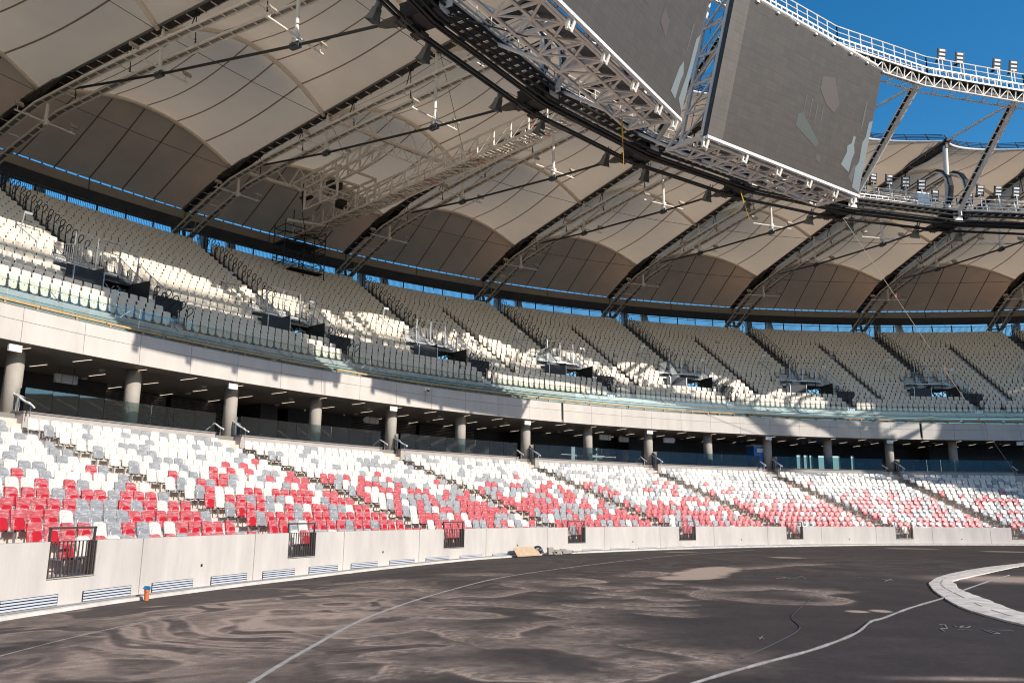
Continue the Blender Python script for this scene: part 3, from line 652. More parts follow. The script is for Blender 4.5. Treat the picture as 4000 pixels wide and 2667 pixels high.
# lower seat: shell, tip-up pan, bracket; local x along the row, y outwards, z above the tread
def rrect(w, h, rt, rb, n=3):
    P = []
    for (cx, cz, r, a0) in ((w / 2 - rt, h - rt, rt, 0), (-w / 2 + rt, h - rt, rt, 90), (-w / 2 + rb, rb, rb, 180), (w / 2 - rb, rb, rb, 270)):
        for i in range(n): t = R_(a0 + 90 * i / (n - 1)); P.append((cx + r * math.cos(t), cz + r * math.sin(t)))
    return P
def plate(b, outline, z0, y_of, th_, mi=0, dish=.0, hw=.23):
    """a dished plate with rounded corners facing -y"""
    n = len(outline); base = len(b.v); cxz = (0, sum(p[1] for p in outline) / n)
    def P(x, z, off): return (x, y_of(z) + dish * (x / hw) ** 2 * -1 + off, z0 + z)
    for x, z in outline: b.v.append(P(x, z, 0))
    for x, z in outline: b.v.append(P(x, z, th_))
    for x, z in outline: b.v.append(P(cxz[0] + (x - cxz[0]) * .86, cxz[1] + (z - cxz[1]) * .88, -.012))
    c = len(b.v); b.v.append(P(*cxz, -.006)); b.v.append(P(*cxz, th_))
    for i in range(n):
        j = (i + 1) % n
        b.f += [(base + i, base + 2 * n + i, base + 2 * n + j, base + j), (base + 2 * n + i, c, base + 2 * n + j), (base + j, base + n + j, base + n + i, base + i), (base + n + j, c + 1, base + n + i)]; b.m += [mi] * 4
def seat_low():
    back = MB(); plate(back, rrect(.44, .47, .10, .03, 4), .37, lambda z: .08 + .24 * z, .03, dish=.045)
    pan = MB(); plate(pan, rrect(.385, .31, .12, .05, 4), .35, lambda z: .015 + .12 * z, .04, dish=-.012)
    br = MB(); br.box((0, .10, .34), .23, .02, .018, mi=1); br.box((-.13, .05, .345), .022, .04, .025); br.box((.13, .05, .345), .022, .04, .025); br.box((0, .16, .17), .022, .022, .17, mi=1); br.box((0, .14, .01), .05, .07, .01, mi=1)
    return back, pan, br
def film():
    b = MB(); rows = []
    for i in range(7):
        z = .32 + .55 * i / 6; row = []
        for j in range(9):
            x = -.245 + .49 * j / 8; y = .025 + .15 * (z - .37) - .035 * (x / .23) ** 2
            e = 1 if (j in (0, 8) or i in (0, 6)) else 0
            row.append((x + random.uniform(-.02, .02), y + random.uniform(-.014, .012) - (.0 if not e else -.04), z + random.uniform(-.015, .02)))
        rows.append(row)
    b.grid(rows); return b
row_cols = {}
def seat_colour(i, k):
    n1 = float(vnoise(np.array(k * 3.1), np.array(i * .45), 1.0, 21)); red = max(0, (.72 - .088 * i) if k < -.6 else (.80 - .072 * i)) * (0.55 + .9 * n1)
    if i > 9: red *= .45
    if k < -1.3: red *= 1.15 - .35 * (k < -1.9)
    u = random.random()
    if u < red: return 'red'
    g = .40 if i < 9 else .26
    if i < 5: g = .72
    return 'grey' if random.random() < g else 'white'
def aisle_blocks(r, aisles, half):
    out = []
    for a, c in zip(aisles[:-1], aisles[1:]):
        out.append((a, a + kk(r, half), c - kk(r, half)))
    return out
FPX = 3227.27
def project(p):
    d = p - Vector((0, 0, CAM_H)); y = d.dot(F0)
    if y < 1: return None
    return (2000 + FPX * d.dot(RX) / y, 1333.5 - FPX * d.dot(UP) / y, y)
low = []
for i in range(15):
    r = LR(i)
    for (a, k0, k1) in aisle_blocks(r, AISLE, .78):
        n = int((k1 - k0) * r * DTH / .492)
        for j in range(n):
            k = k0 + (k1 - k0) * (j + .5) / n; p = W(r, k, LZ(i)); q = project(p + Vector((0, 0, .6)))
            low.append(dict(i=i, j=j, n=n, a=a, k=k, p=p, c=seat_colour(i, k), d=q[2] if q and -30 < q[0] < 4030 else 1e9))
for s in low:
    if s['i'] == 0 : s['pen'] = 6
low.sort(key=lambda s: s['d'] + s.get('pen', 0))
protos = {}
films = [film().build('film', 'plastic_film') for _ in range(4)]
film_me = [f.data for f in films]
for f in films: bpy.data.objects.remove(f)
back, pan, br = seat_low()
for c in ('red', 'grey', 'white'):
    o = back.build('stadium_seat', 'seat_' + c); p_ = pan.build('seat_pan', 'seat_' + c, o)
    q_ = br.build('seat_bracket', ['black_plastic', 'galvanised'], o)
    protos[c] = (o, p_, q_)
brm = protos['white'][2].data
GN = {-2: 'leftmost gate', -1: 'second gate', 0: 'third gate', 1: 'fourth gate'}
used = {'red': False, 'grey': False, 'white': False}
special = set()
for n_, s in enumerate(low[:300]):
    c = s['c']; src = protos[c]
    if used[c]: o = src[0].copy(); COL.objects.link(o); kids = []
    else: o = src[0]
    o.location = s['p']; o.rotation_euler = (random.uniform(-.05, .05), random.uniform(-.02, .02), -th(s['k']) + random.uniform(-.05, .05))
    ai = int(round(s['a'] - .35)); j = s['j']; fromleft = j < s['n'] / 2
    ref = GN.get(ai if fromleft else ai + 1, 'nearest gate')
    if ai < -2 and fromleft: fromleft = False; ref = GN[-2]
    cnt = j if fromleft else s['n'] - 1 - j
    o['label'] = '%s film-wrapped seat, %s row up, %s %s of the stairs behind %s' % (c, nth(s['i']), nth(cnt), 'right' if fromleft else 'left', ref)
    o['category'] = 'seat'; o['group'] = 'film-wrapped seats of the lower stand'
    if used[c]:
        for ch in src[1:]: d = ch.copy(); COL.objects.link(d); d.parent = o
    used[c] = True
    fm = bpy.data.objects.new('plastic_wrap', film_me[n_ % 4]); COL.objects.link(fm); fm.parent = o
def merge(name, parts, places, mats, nvar=None):
    """one mesh of many copies; parts = [(MB, material offset)] ; places = [(loc, rz, material shift)]"""
    V = []; Fs = []; Ms = []; base = 0
    v0 = np.concatenate([np.array(b.v) for b, _ in parts]); f0 = []; m0 = []; off = 0
    for b, mo in parts:
        f0 += [tuple(x + off for x in f) for f in b.f]; m0 += [(mo, x) for x in b.m]; off += len(b.v)
    nv = len(v0); A = []
    for (loc, rz, sh, tilt) in places:
        c, s = math.cos(rz), math.sin(rz)
        tl = random.uniform(-.05, .05); vy = v0[:, 1] + tl * v0[:, 2]; x = v0[:, 0] * c - vy * s + loc[0]; y = v0[:, 0] * s + vy * c + loc[1]; A.append(np.stack([x, y, v0[:, 2] + loc[2]], -1))
    A = np.concatenate(A); loops = np.array([q for f in f0 for q in f]); lens = np.array([len(f) for f in f0]); N = len(places)
    allv = (loops[None, :] + (np.arange(N) * nv)[:, None]).ravel().astype(np.int32); alll = np.tile(lens, N)
    me = bpy.data.meshes.new(name); me.vertices.add(len(A)); me.vertices.foreach_set('co', A.astype(np.float32).ravel())
    me.loops.add(len(allv)); me.loops.foreach_set('vertex_index', allv); me.polygons.add(len(alll))
    me.polygons.foreach_set('loop_start', np.concatenate([[0], np.cumsum(alll)[:-1]]).astype(np.int32))
    mi = np.concatenate([np.array([(mo if mo >= 0 else sh) + x for mo, x in m0]) for (_, _, sh, _) in places]).astype(np.int32)
    for q in mats: me.materials.append(MAT[q])
    me.polygons.foreach_set('material_index', mi); me.update(calc_edges=True)
    o = bpy.data.objects.new(name, me); COL.objects.link(o); return o
CI = {'red': 0, 'grey': 1, 'white': 2}
rest = [(s['p'], -th(s['k']) + random.uniform(-.04, .04), CI[s['c']], 0) for s in low[300:] if s['k'] < 10]
o = merge('stadium_seats', [(back, -1), (pan, -1), (br, 3)], rest, ['seat_red_film', 'seat_grey_film', 'seat_white_film', 'black_plastic', 'galvanised'])
tag(o, 'mass of red, grey and white film-wrapped seats filling the lower stand beyond the nearest rows', 'seats', 'film-wrapped seats of the lower stand', 'stuff')

# ------------------------------------------------------------------ concourse between the tiers
FLOOR, CEIL = 5.65, 8.43
st = empty('concourse', W(72, 2, FLOOR), 0, 'dark recessed concourse with ceiling and back wall behind the lower stand', 'concourse'); o0 = st.location
b = MB()
b.ring([(67.4, 5.0), (67.4, FLOOR), (78, FLOOR), (78, 5.0)], K0, K1, .25); b.build('concourse_floor', 'concourse_floor', st, o0)
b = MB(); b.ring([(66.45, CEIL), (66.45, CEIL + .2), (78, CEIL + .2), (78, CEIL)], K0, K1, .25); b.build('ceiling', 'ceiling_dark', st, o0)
gaps = [(3.217, 3.279), (3.43, 3.455), (5.047, 5.083), (5.104, 5.136), (5.15, 5.172), (5.219, 5.285), (5.332, 5.39), (5.475, 5.499)]
b = MB(); k = K0
for a, c in gaps + [(K1, K1)]:
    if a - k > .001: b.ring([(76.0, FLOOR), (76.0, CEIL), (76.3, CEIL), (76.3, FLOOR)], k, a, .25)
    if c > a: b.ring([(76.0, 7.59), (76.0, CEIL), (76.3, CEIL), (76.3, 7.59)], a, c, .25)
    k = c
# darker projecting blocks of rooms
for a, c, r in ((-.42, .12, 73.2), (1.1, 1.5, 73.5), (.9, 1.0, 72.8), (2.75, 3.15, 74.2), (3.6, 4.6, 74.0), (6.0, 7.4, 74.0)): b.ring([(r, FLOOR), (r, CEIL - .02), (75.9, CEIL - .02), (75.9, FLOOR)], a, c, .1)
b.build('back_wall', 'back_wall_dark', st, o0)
for i, (a, c) in enumerate([(.16, .48), (.50, .78), (1.55, 2.0), (2.02, 2.42)]):
    b = MB(); b.ring([(74.6, FLOOR + .02), (74.6, CEIL - .04), (74.75, CEIL - .04), (74.75, FLOOR + .02)], a, c, .1)
    o = b.build('roller_shutter', 'louvre_gap', None, W(74.6, (a + c) / 2, FLOOR))
    tag(o, ['grey slatted shutter in the concourse right of the second column', 'wide grey slatted shutter behind the third column of the concourse', 'slatted shutter in the concourse left of the sixth column', 'slatted shutter in the concourse behind the seventh column'][i], 'shutter', 'slatted shutters at the back of the concourse')
    s = MB()
    for q in range(23):
        z = FLOOR + .06 + q * .118; s.ring([(74.565, z), (74.55, z + .015), (74.58, z + .075), (74.595, z + .07)], a + .003, c - .003, .1)
    s.build('slats', 'louvre_metal', o, W(74.6, (a + c) / 2, FLOOR))
# columns
ck = [-1.54 + .4975 * i for i in range(16)]
cp = None
for i, k in enumerate(ck):
    loc = W(68.0, k, FLOOR)
    if cp is None:
        b = MB(); b.tube([(0, 0, 0), (0, 0, 2.78)], .36, 28); cp = b.build('concourse_column', 'column_concrete', smooth=False); cp.data.polygons.foreach_set('use_smooth', [len(p.vertices) == 4 for p in cp.data.polygons]); o = cp
        o['category'] = 'column'; o['group'] = 'round concrete columns of the concourse'
    else: o = cp.copy(); COL.objects.link(o)
    o.location = loc
    vis = i - 2
    o['label'] = ('round concrete column, %s in the dark concourse, %s' % (od(max(vis, 0)), 'beside a stair opening' if i % 2 == 0 else 'behind the glass balustrade')) if vis >= 0 else 'round concrete column beyond the left edge'
# strip lights, detectors
lp = None; li = 0
ROWN = {67.7: 'front', 70.85: 'middle', 74.1: 'back'}
for ri, r in enumerate((67.7, 70.85, 74.1)):
    for mth in range(44):
        k = -1.05 + .25 * mth
        if k > 8.0: break
        if r > 74 and (.1 < k < .9 or 1.5 < k < 2.45) and False: continue
        if lp is None:
            b = MB(); b.box((0, 0, -.012), .045, .66, .012); lp = b.build('strip_light', 'white_cap'); t2 = MB(); t2.box((0, 0, -.026), .03, .64, .004); e = t2.build('diffuser', 'tube_lit', lp); o = lp
            o['category'] = 'light'; o['group'] = 'strip lights on the concourse ceiling'
        else:
            o = lp.copy(); COL.objects.link(o); d = e.copy(); COL.objects.link(d); d.parent = o
        o.location = W(r, k, CEIL - .004); o.rotation_euler = (0, 0, -th(k))
        colno = min(max(int((k + 1.54) / .4975) - 1, 0), 14)
        h = int(round((k + 1.05) / .25)) % 2
        o['label'] = 'strip light in the %s row, %s half of the gap right of the %s column' % (ROWN[r], 'first' if h == 0 else 'second', od(colno))
dp = None
for r in (69.2, 72.4):
    for mth in range(16):
        k = -.62 + .497 * mth + (.1 if r > 70 else 0)
        if dp is None:
            b = MB(); b.tube([(0, 0, -.005), (0, 0, -.09)], .15, 14); dp = b.build('ceiling_speaker', 'white_cap'); o = dp; o['category'] = 'speaker'; o['group'] = 'round white speakers on the concourse ceiling'
        else: o = dp.copy(); COL.objects.link(o)
        o.location = W(r, k, CEIL); colno = min(max(int((k + 1.54) / .4975) - 1, 0), 14)
        o['label'] = 'small round white ceiling speaker in the %s row right of the %s column' % ('front' if r < 70 else 'back', od(colno))
# exit signs and hanging arrow signs
sp_ = None
for i in range(9):
    k = -.632 + 1.0 * i
    if sp_ is None:
        sp_ = at('exit_sign', 66.66, k, 8.20, '', 'sign', 'white box signs hung at the column heads'); b = MB(); b.box((0, 0, 0), .28, .05, .145); b.build('box', 'sign_white', sp_); b = MB(); b.bar((-.2, 0, .14), (-.2, 0, .19), .02); b.bar((.2, 0, .14), (.2, 0, .19), .02); b.build('hanger', 'dark_steel', sp_); o = sp_
    else: o = copy_at(sp_, 66.66, k, 8.20, '')
    o['label'] = 'plain white box sign, %s from left under the concourse ceiling, by a stair opening' % od(i)
def arrow_sign(k, r, w, label, tape, arrow=False):
    t = at('hanging_sign', r, k, 7.86, label, 'sign', 'hanging white direction signs in the concourse')
    b = MB(); b.box((0, 0, 0), w, .09, .20)
    if arrow: b.face([(-w, -.092, -.2), (-w - .16, -.092, 0), (-w, -.092, .2)]); b.face([(-w, .09, .2), (-w - .16, .09, 0), (-w, .09, -.2)])
    b.build('box', 'sign_white', t)
    b = MB(); b.bar((-w * .7, 0, .2), (-w * .7, 0, .56), .012); b.bar((w * .7, 0, .2), (w * .7, 0, .56), .012); b.build('hanger', 'dark_steel', t)
    if tape:
        b = MB()
        for sx in (-.52, .52):
            for q in range(3): b.box((sx * w + .01 * q, -.094, -.14 + .13 * q), .02, .004, .042)
        b.build('tape', 'red_plastic', t)
arrow_sign(-.216, 70.2, .55, 'white hanging sign with two strips of red tape, left of the second column', True)
arrow_sign(1.485, 70.8, .52, 'white arrow-shaped hanging sign left of the fifth column', True, True)
arrow_sign(3.163, 69.4, .52, 'white hanging sign with red tape above the wrapped trestle', True)
arrow_sign(3.66, 68.9, .50, 'plain white hanging sign left of the tenth column', False)
arrow_sign(3.36, 70.2, .45, 'dull white hanging box left of the ninth column', False)
# wrapped steel trestle standing behind the glass
t = at('trestle', 68.6, 2.98, FLOOR, 'white film-wrapped steel trestle standing behind the glass of the fourth block', 'trestle')
b = MB(); b.bar((-2.6, 0, .62), (2.7, .05, .58), .06, .05); b.bar((-1.2, .1, .66), (1.6, .1, .64), .06, .05); b.bar((-1.6, -.05, .55), (1.3, -.05, .50), .05); b.build('beams', 'white_steel', t)
b = MB(); b.bar((-.6, 0, .6), (-.2, 0, 0), .05); b.bar((.9, 0, .6), (.3, 0, 0), .05); b.bar((-.9, 0, .55), (.5, 0, .1), .05); b.bar((1.0, .3, .6), (1.1, .3, 0), .05); b.bar((-.7, .3, .6), (-.7, .3, 0), .05); b.build('legs', 'white_steel', t)
b = MB()
for (x, ww, h) in ((-1.0, .3, .35), (.0, .6, .3), (1.1, .25, .35)):
    rows = [[(x + random.uniform(-ww, ww) * .6 + (j - 2) * ww * .4, random.uniform(-.12, .1), .66 - h * i / 3 + random.uniform(-.04, .04)) for j in range(5)] for i in range(4)]
    b.grid(rows)
b.build('film', 'plastic_film', t)
# portable toilet
t = at('portable_toilet', 68.15, 4.372, FLOOR, 'blue portable toilet with a pale domed roof behind the glass balustrade', 'toilet')
b = MB(); b.box((0, .55, 1.06), .56, .55, .98); b.box((0, .55, .05), .60, .58, .05)
for x in (-.53, .53): b.box((x, -.01, 1.05), .04, .02, .98)
b.build('cabin', 'toilet_blue', t)
b = MB(); b.box((0.02, -.012, 1.02), .40, .012, .86)
for x in (-.3, -.1, .1, .3): b.box((x, -.028, .75), .012, .005, .55)
b.build('door', 'toilet_blue', t)
b = MB(); rows = []
for i in range(7):
    a = math.pi * i / 6; rows.append([(-.60 * math.cos(a), y, 2.04 + .20 * math.sin(a)) for y in (-.06, .55, 1.15)])
b.grid(rows); b.box((0, .55, 2.02), .60, .61, .03); b.build('roof', 'toilet_roof', t)
b = MB(); b.box((.05, -.038, 1.62), .30, .004, .14); b.build('door_sign', 'sign_white', t)
b = MB(); b.box((.22, -.044, 1.56), .08, .003, .02); b.box((-.02, -.044, 1.66), .2, .003, .015); b.build('sign_print', 'black_plastic', t)
# bare trees and a pale building widened as a bright backdrop, seen through the slots of the back wall
def bare_tree(k, r, label, h):
    t = empty('bare_tree', W(r, k, -.3), 0, label, 'tree'); b = MB(); tw = MB()
    b.tube([(0, 0, 0), (.1, 0, h * .3), (.05, .1, h * .55)], [.16, .12, .08], 7)
    for i in range(46):
        z = h * random.uniform(.3, .6); a = random.uniform(0, 6.28); L = h * random.uniform(.2, .42)
        p = Vector((0.05, .05, z)); q = p + Vector((math.cos(a) * L * .45, math.sin(a) * L * .45, L)); tw.tube([p, (p + q) / 2 + Vector((random.uniform(-.2, .2), random.uniform(-.2, .2), 0)), q], [.05, .03, .012], 4)
        for _ in range(4):
            s = p.lerp(q, random.uniform(.4, .95)); tw.tube([s, s + Vector((random.uniform(-.9, .9), random.uniform(-.9, .9), random.uniform(.4, 1.3)))], [.022, .008], 3)
    b.build('trunk', 'bark', t); tw.build('crown', 'bark', t)
bare_tree(5.22, 112, 'leafless tree outside, seen through the third slot of the concourse back wall', 11)
bare_tree(5.33, 118, 'leafless tree outside, seen through the slot right of the twelfth column', 12)
t = at('backdrop_building', 150, 5.10, -.3, 'pale building outside, widened as a bright backdrop behind the slots of the concourse back wall', 'building')
b = MB(); b.box((0, 5, 8.5), 26, 5, 8.5); b.build('wall', 'pale_render', t)  # wall made extra wide so every slot shows a bright sunlit face
for zz in range(14):
    for xx in range(5): b = MB(); b.box((-1.8 + xx * .9, -.02, 2.2 + zz * 1.0), .25, .03, .3); b.build('window', 'navy_panel', t)

# parapets with glass balustrades, one per block of seats
RP = 66.87
P0, P1 = .445, 1.312
for n in range(-4, 9):
    k0, k1 = n + P0, n + P1; vis = n + 2
    lab = 'low concrete parapet topping the %s block of lower seats' % (od(vis) if 0 <= vis < 9 else 'unseen')
    t = at('parapet', RP, (k0 + k1) / 2, 4.56, lab, 'parapet', 'concrete parapets above the lower seats'); o0 = t.location; inv = Matrix.Rotation(th((k0 + k1) / 2), 4, 'Z')
    def bl(mb, nm, mt, par=t, oo=o0, iv=inv):
        mb.v = [tuple(iv @ (Vector(v) - oo)) for v in mb.v]; return mb.build(nm, mt, par)
    d_ = kk(RP, .22)
    b = MB(); b.ring([(RP, 4.5), (RP, 5.665), (RP + .22, 5.665), (RP + .22, 4.5)], k0, k1, .1)
    b.ring([(RP + .221, 4.5), (RP + .221, 5.664), (RP + 1.2, 5.664), (RP + 1.2, 4.5)], k0, k0 + d_, .1); b.ring([(RP + .221, 4.5), (RP + .221, 5.664), (RP + 1.2, 5.664), (RP + 1.2, 4.5)], k1 - d_, k1, .1); bl(b, 'wall', 'parapet_concrete')
    e_ = kk(RP, .04)
    b = MB(); b.ring([(RP - .04, 5.668), (RP - .04, 5.745), (RP + .28, 5.745), (RP + .28, 5.668)], k0 - e_, k1 + e_, .1)
    b.ring([(RP + .282, 5.668), (RP + .282, 5.744), (RP + 1.25, 5.744), (RP + 1.25, 5.668)], k0 - e_, k0 + d_ + e_, .1); b.ring([(RP + .282, 5.668), (RP + .282, 5.744), (RP + 1.25, 5.744), (RP + 1.25, 5.668)], k1 - d_ - e_, k1 + e_, .1); bl(b, 'coping', 'coping_stone')
    if -3 <= n <= 8:
        tg = at('glass_balustrade', RP + .1, (k0 + k1) / 2, 5.745, 'greenish glass balustrade on the parapet of the %s block of lower seats' % (od(vis) if 0 <= vis < 9 else 'unseen'), 'balustrade', 'glass balustrades of the concourse'); og = tg.location
        npn = 8
        for q in range(npn):
            a = k0 + (k1 - k0) * q / npn + kk(RP, .012); c = k0 + (k1 - k0) * (q + 1) / npn - kk(RP, .012)
            b = MB(); b.ring([(RP + .10, 5.745), (RP + .10, 6.73), (RP + .12, 6.73), (RP + .12, 5.745)], a, c, .2); bl(b, 'glass_pane', 'concourse_glass', tg, og)
        b = MB(); b.ring([(RP + .13, 5.745), (RP + .13, 6.73), (RP + 1.2, 6.73), (RP + 1.2, 5.745)], k0 + kk(RP, .09), k0 + kk(RP, .11), .2); bl(b, 'glass_pane', 'concourse_glass', tg, og)
        b = MB(); b.ring([(RP + .13, 5.745), (RP + .13, 6.73), (RP + 1.2, 6.73), (RP + 1.2, 5.745)], k1 - kk(RP, .11), k1 - kk(RP, .09), .2); bl(b, 'glass_pane', 'concourse_glass', tg, og)
        # handrails in crumpled film beside the stairs
        for side, kx in (('left', k1 - kk(RP, .02)), ('right', k0 + kk(RP, .02))):
            if n < -2 and side == 'right': continue
            gi = n + 3 if side == 'left' else n + 2
            th_ = at('wrapped_handrail', RP, kx, 5.745, 'white film-wrapped handrail on the %s of the %s stair opening' % (side, od(gi) if 0 <= gi < 9 else 'far'), 'handrail', 'film-wrapped handrails at the stair openings')
            b = MB(); pts = [Vector((0, 1.15 - 1.75 * j / 9, .92 - .80 * j / 9)) for j in range(10)]
            b.tube([p + Vector((random.uniform(-.015, .015), 0, random.uniform(-.02, .02))) for p in pts], [random.uniform(.032, .06) for _ in pts], 7); b.build('rail', 'sign_white', th_)
            b = MB(); b.bar((0, .6, 0), (0, .6, .67), .03); b.bar((0, -.35, -.25), (0, -.35, .25), .03); b.build('post', 'galvanised', th_)
# stairs through the openings
b = MB()
for n in range(-4, 9):
    a = n + P1 - .002; c = n + 1 + P0 + .002
    for q in range(5): b.ring([(66.35 + .30 * q, 4.5), (66.35 + .30 * q, 4.78 + .218 * q), (67.9, 4.78 + .218 * q), (67.9, 4.5)], a + .0005 * q, c - .0005 * q, .1)
o = b.build('opening_stairs', 'terrace_concrete', st, st.location)

# ------------------------------------------------------------------ fascia of the upper tier
RF = 66.42
segs = [(K0, 2.624), (2.640, 5.604), (5.622, K1)]
SL = ['long pale concrete fascia beam over the concourse, left of the first dark gap', 'pale concrete fascia beam between the two dark gaps, over the concourse', 'shaded concrete fascia beam right of the second dark gap']
for (a, c), lab in zip(segs, SL):
    t = empty('fascia_beam', W(RF, (max(a, -1) + min(c, 7)) / 2, 8.44), 0, lab, 'fascia', 'concrete fascia beams of the upper tier'); o0 = t.location
    lo = MB(); up = MB(); js = sorted([j for j in [.12 + .25 * i for i in range(-20, 50)] if a + .02 < j < c - .02]); ed = [a] + js + [c]
    for u, v in zip(ed[:-1], ed[1:]):
        g_ = .0008
        lo.ring([(RF - .02, 8.44), (RF, 9.30), (RF + .25, 9.30), (RF + .25, 8.44)], u + g_, v - g_, .07)
        up.ring([(RF, 9.318), (RF + .02, 9.87), (RF + .28, 9.87), (RF + .28, 9.318)], u + g_, v - g_, .07)
    lo.build('lower_panels', 'fascia_concrete', t, o0); up.build('upper_panels', 'fascia_concrete', t, o0)
    b = MB(); b.ring([(RF + .04, 8.46), (RF + .04, 9.85), (RF + .2, 9.85), (RF + .2, 8.46)], a + .002, c - .002, .1); b.build('core', 'louvre_metal', t, o0)
    b = MB(); b.ring([(RF + .0, 9.873), (RF + .0, 9.90), (RF + .6, 9.92), (RF + .6, 9.873)], a, c, .1); b.build('flashing', 'louvre_metal', t, o0)
    b = MB(); b.ring([(RF + .12, 8.46), (RF + .12, 9.86), (RF + .18, 9.86), (RF + .18, 8.46)], c, c + .02, .05); b.build('gap_dark_strip', 'vent_dark', t, o0)  # black strip put across the open gap, standing in for its shade
    b = MB()
    for j in ed[1::4]: b.tube([W(RF - .012, j - .19, 8.62), W(RF + .05, j - .19, 8.62)], .03, 10)
    b.build('anchor_hole', 'vent_dark', t, o0)
t = at('cctv_camera', 66.3, 1.575, 9.68, 'white dome security camera fixed to the concrete fascia, with a hanging cable', 'camera')
b = MB(); b.box((-.12, .06, 0), .05, .1, .12); b.bar((-.12, 0, .05), (.06, -.1, .05), .05); b.tube([(.06, -.1, .07), (.06, -.1, -.06)], .10, 14); b.build('housing', 'sign_white', t)
b = MB()
rows = [[(.06 + .095 * math.cos(p) * math.cos(a), -.1 + .095 * math.cos(p) * math.sin(a), -.06 - .11 * math.sin(p)) for a in [j * math.pi / 6 for j in range(13)]] for p in [i * math.pi / 8 for i in range(5)]]
b.grid(rows); b.build('dome', 'black_plastic', t, smooth=True)
b = MB(); b.tube([(-.12, 0, -.1), (-.14, -.02, -.4), (-.12, -.02, -.9)], .012, 5); b.build('cable', 'black_plastic', t)

# ------------------------------------------------------------------ upper tier
UR = lambda i: 69.0 + .6742 * i                  # seat line
UZ = lambda i: 11.13 + .4283 * i                 # tread
NR = 25
VOM = [float(n) for n in range(-3, 10)]
def hole(i, k):                                  # opening of the stair heads through the tier
    n = round(k); t = (k - n) * DTH * UR(i)
    return 3 <= i <= 7 and -.95 < t < 1.75
st = empty('upper_terrace', W(75, 2, 9.9), 0, 'steep aluminium terrace under the cream seats of the upper tier', 'terrace'); o0 = st.location
b = MB()
for i in range(NR):
    r0, r1, z = UR(i) - .22, UR(i) + .4542, UZ(i)
    prof = [(r0 + .004, z - .40), (r0 + .004, z), (r1, z), (r1, z - .05), (r0 + .05, z - .05), (r0 + .05, z - .40)]
    if 3 <= i <= 7:
        k = K0; 
        for n in VOM:
            a, c = n - .95 / (DTH * UR(i)), n + 1.75 / (DTH * UR(i)); b.ring(prof, k, a, .125); k = c
        b.ring(prof, k, K1, .125)
    else: b.ring(prof, K0, K1, .125)
b.build('treads', 'aluminium', st, o0)
b = MB()
for q in range(4): b.ring([(67.25 + .39 * q, 10.06 + .24 * q), (67.25 + .39 * q, 10.18 + .24 * q), (67.60 + .39 * q, 10.18 + .24 * q), (67.60 + .39 * q, 10.06 + .24 * q)], K0, K1, .125)
b.build('front_steps', 'aluminium', st, o0)
b = MB(); b.ring([(66.75, 9.6), (66.75, 9.93), (67.2, 9.93), (67.2, 9.6)], K0, K1, .125); b.build('edge_slab', 'navy_panel', st, o0)
b = MB()
UA = [n + .03 for n in range(-4, 11)]; UA2 = [n + .50 for n in range(-4, 11)]; UA3 = [n + .20 for n in range(-4, 11)]
for a in UA:
    for i in range(9, NR):
        hw = kk(UR(i), .55); r0 = UR(i) - .22
        b.ring([(r0 - .03, UZ(i) - .44), (r0 - .03, UZ(i) + .006), (r0 + .62, UZ(i) + .006), (r0 + .62, UZ(i) - .0)], a - hw, a + hw, .2)
        b.ring([(r0 + .34, UZ(i) + .007), (r0 + .34, UZ(i) + .21), (r0 + .645, UZ(i) + .21), (r0 + .645, UZ(i) + .007)], a - hw, a + hw, .2)
b.build('dark_stairs', 'step_dark', st, o0)
b = MB()
for a in UA:
    for i in range(9, NR):
        hw = kk(UR(i), .5); r0 = UR(i) - .22
        for q, z in ((0, UZ(i) + .012), (.37, UZ(i) + .216)): b.box(W(r0 + q, a, z), hw * DTH * r0, .022, .006, (Vector((math.cos(th(a)), -math.sin(th(a)), 0)), Vector((math.sin(th(a)), math.cos(th(a)), 0)), Vector((0, 0, 1))))
b.build('stair_nosing', 'galvanised', st, o0)
b = MB()
for lst, rows_ in ((UA2, range(2, 20)), (UA3, range(0, 4))):
    for a in lst:
        if lst is UA2 and a < 2: continue
        for i in rows_:
            hw = kk(UR(i), .36); r0 = UR(i) - .22
            b.ring([(r0 + .3, UZ(i) + .004), (r0 + .3, UZ(i) + .21), (r0 + .64, UZ(i) + .21), (r0 + .64, UZ(i) + .004)], a - hw, a + hw, .2)
b.build('alloy_stairs', 'galvanised', st, o0)

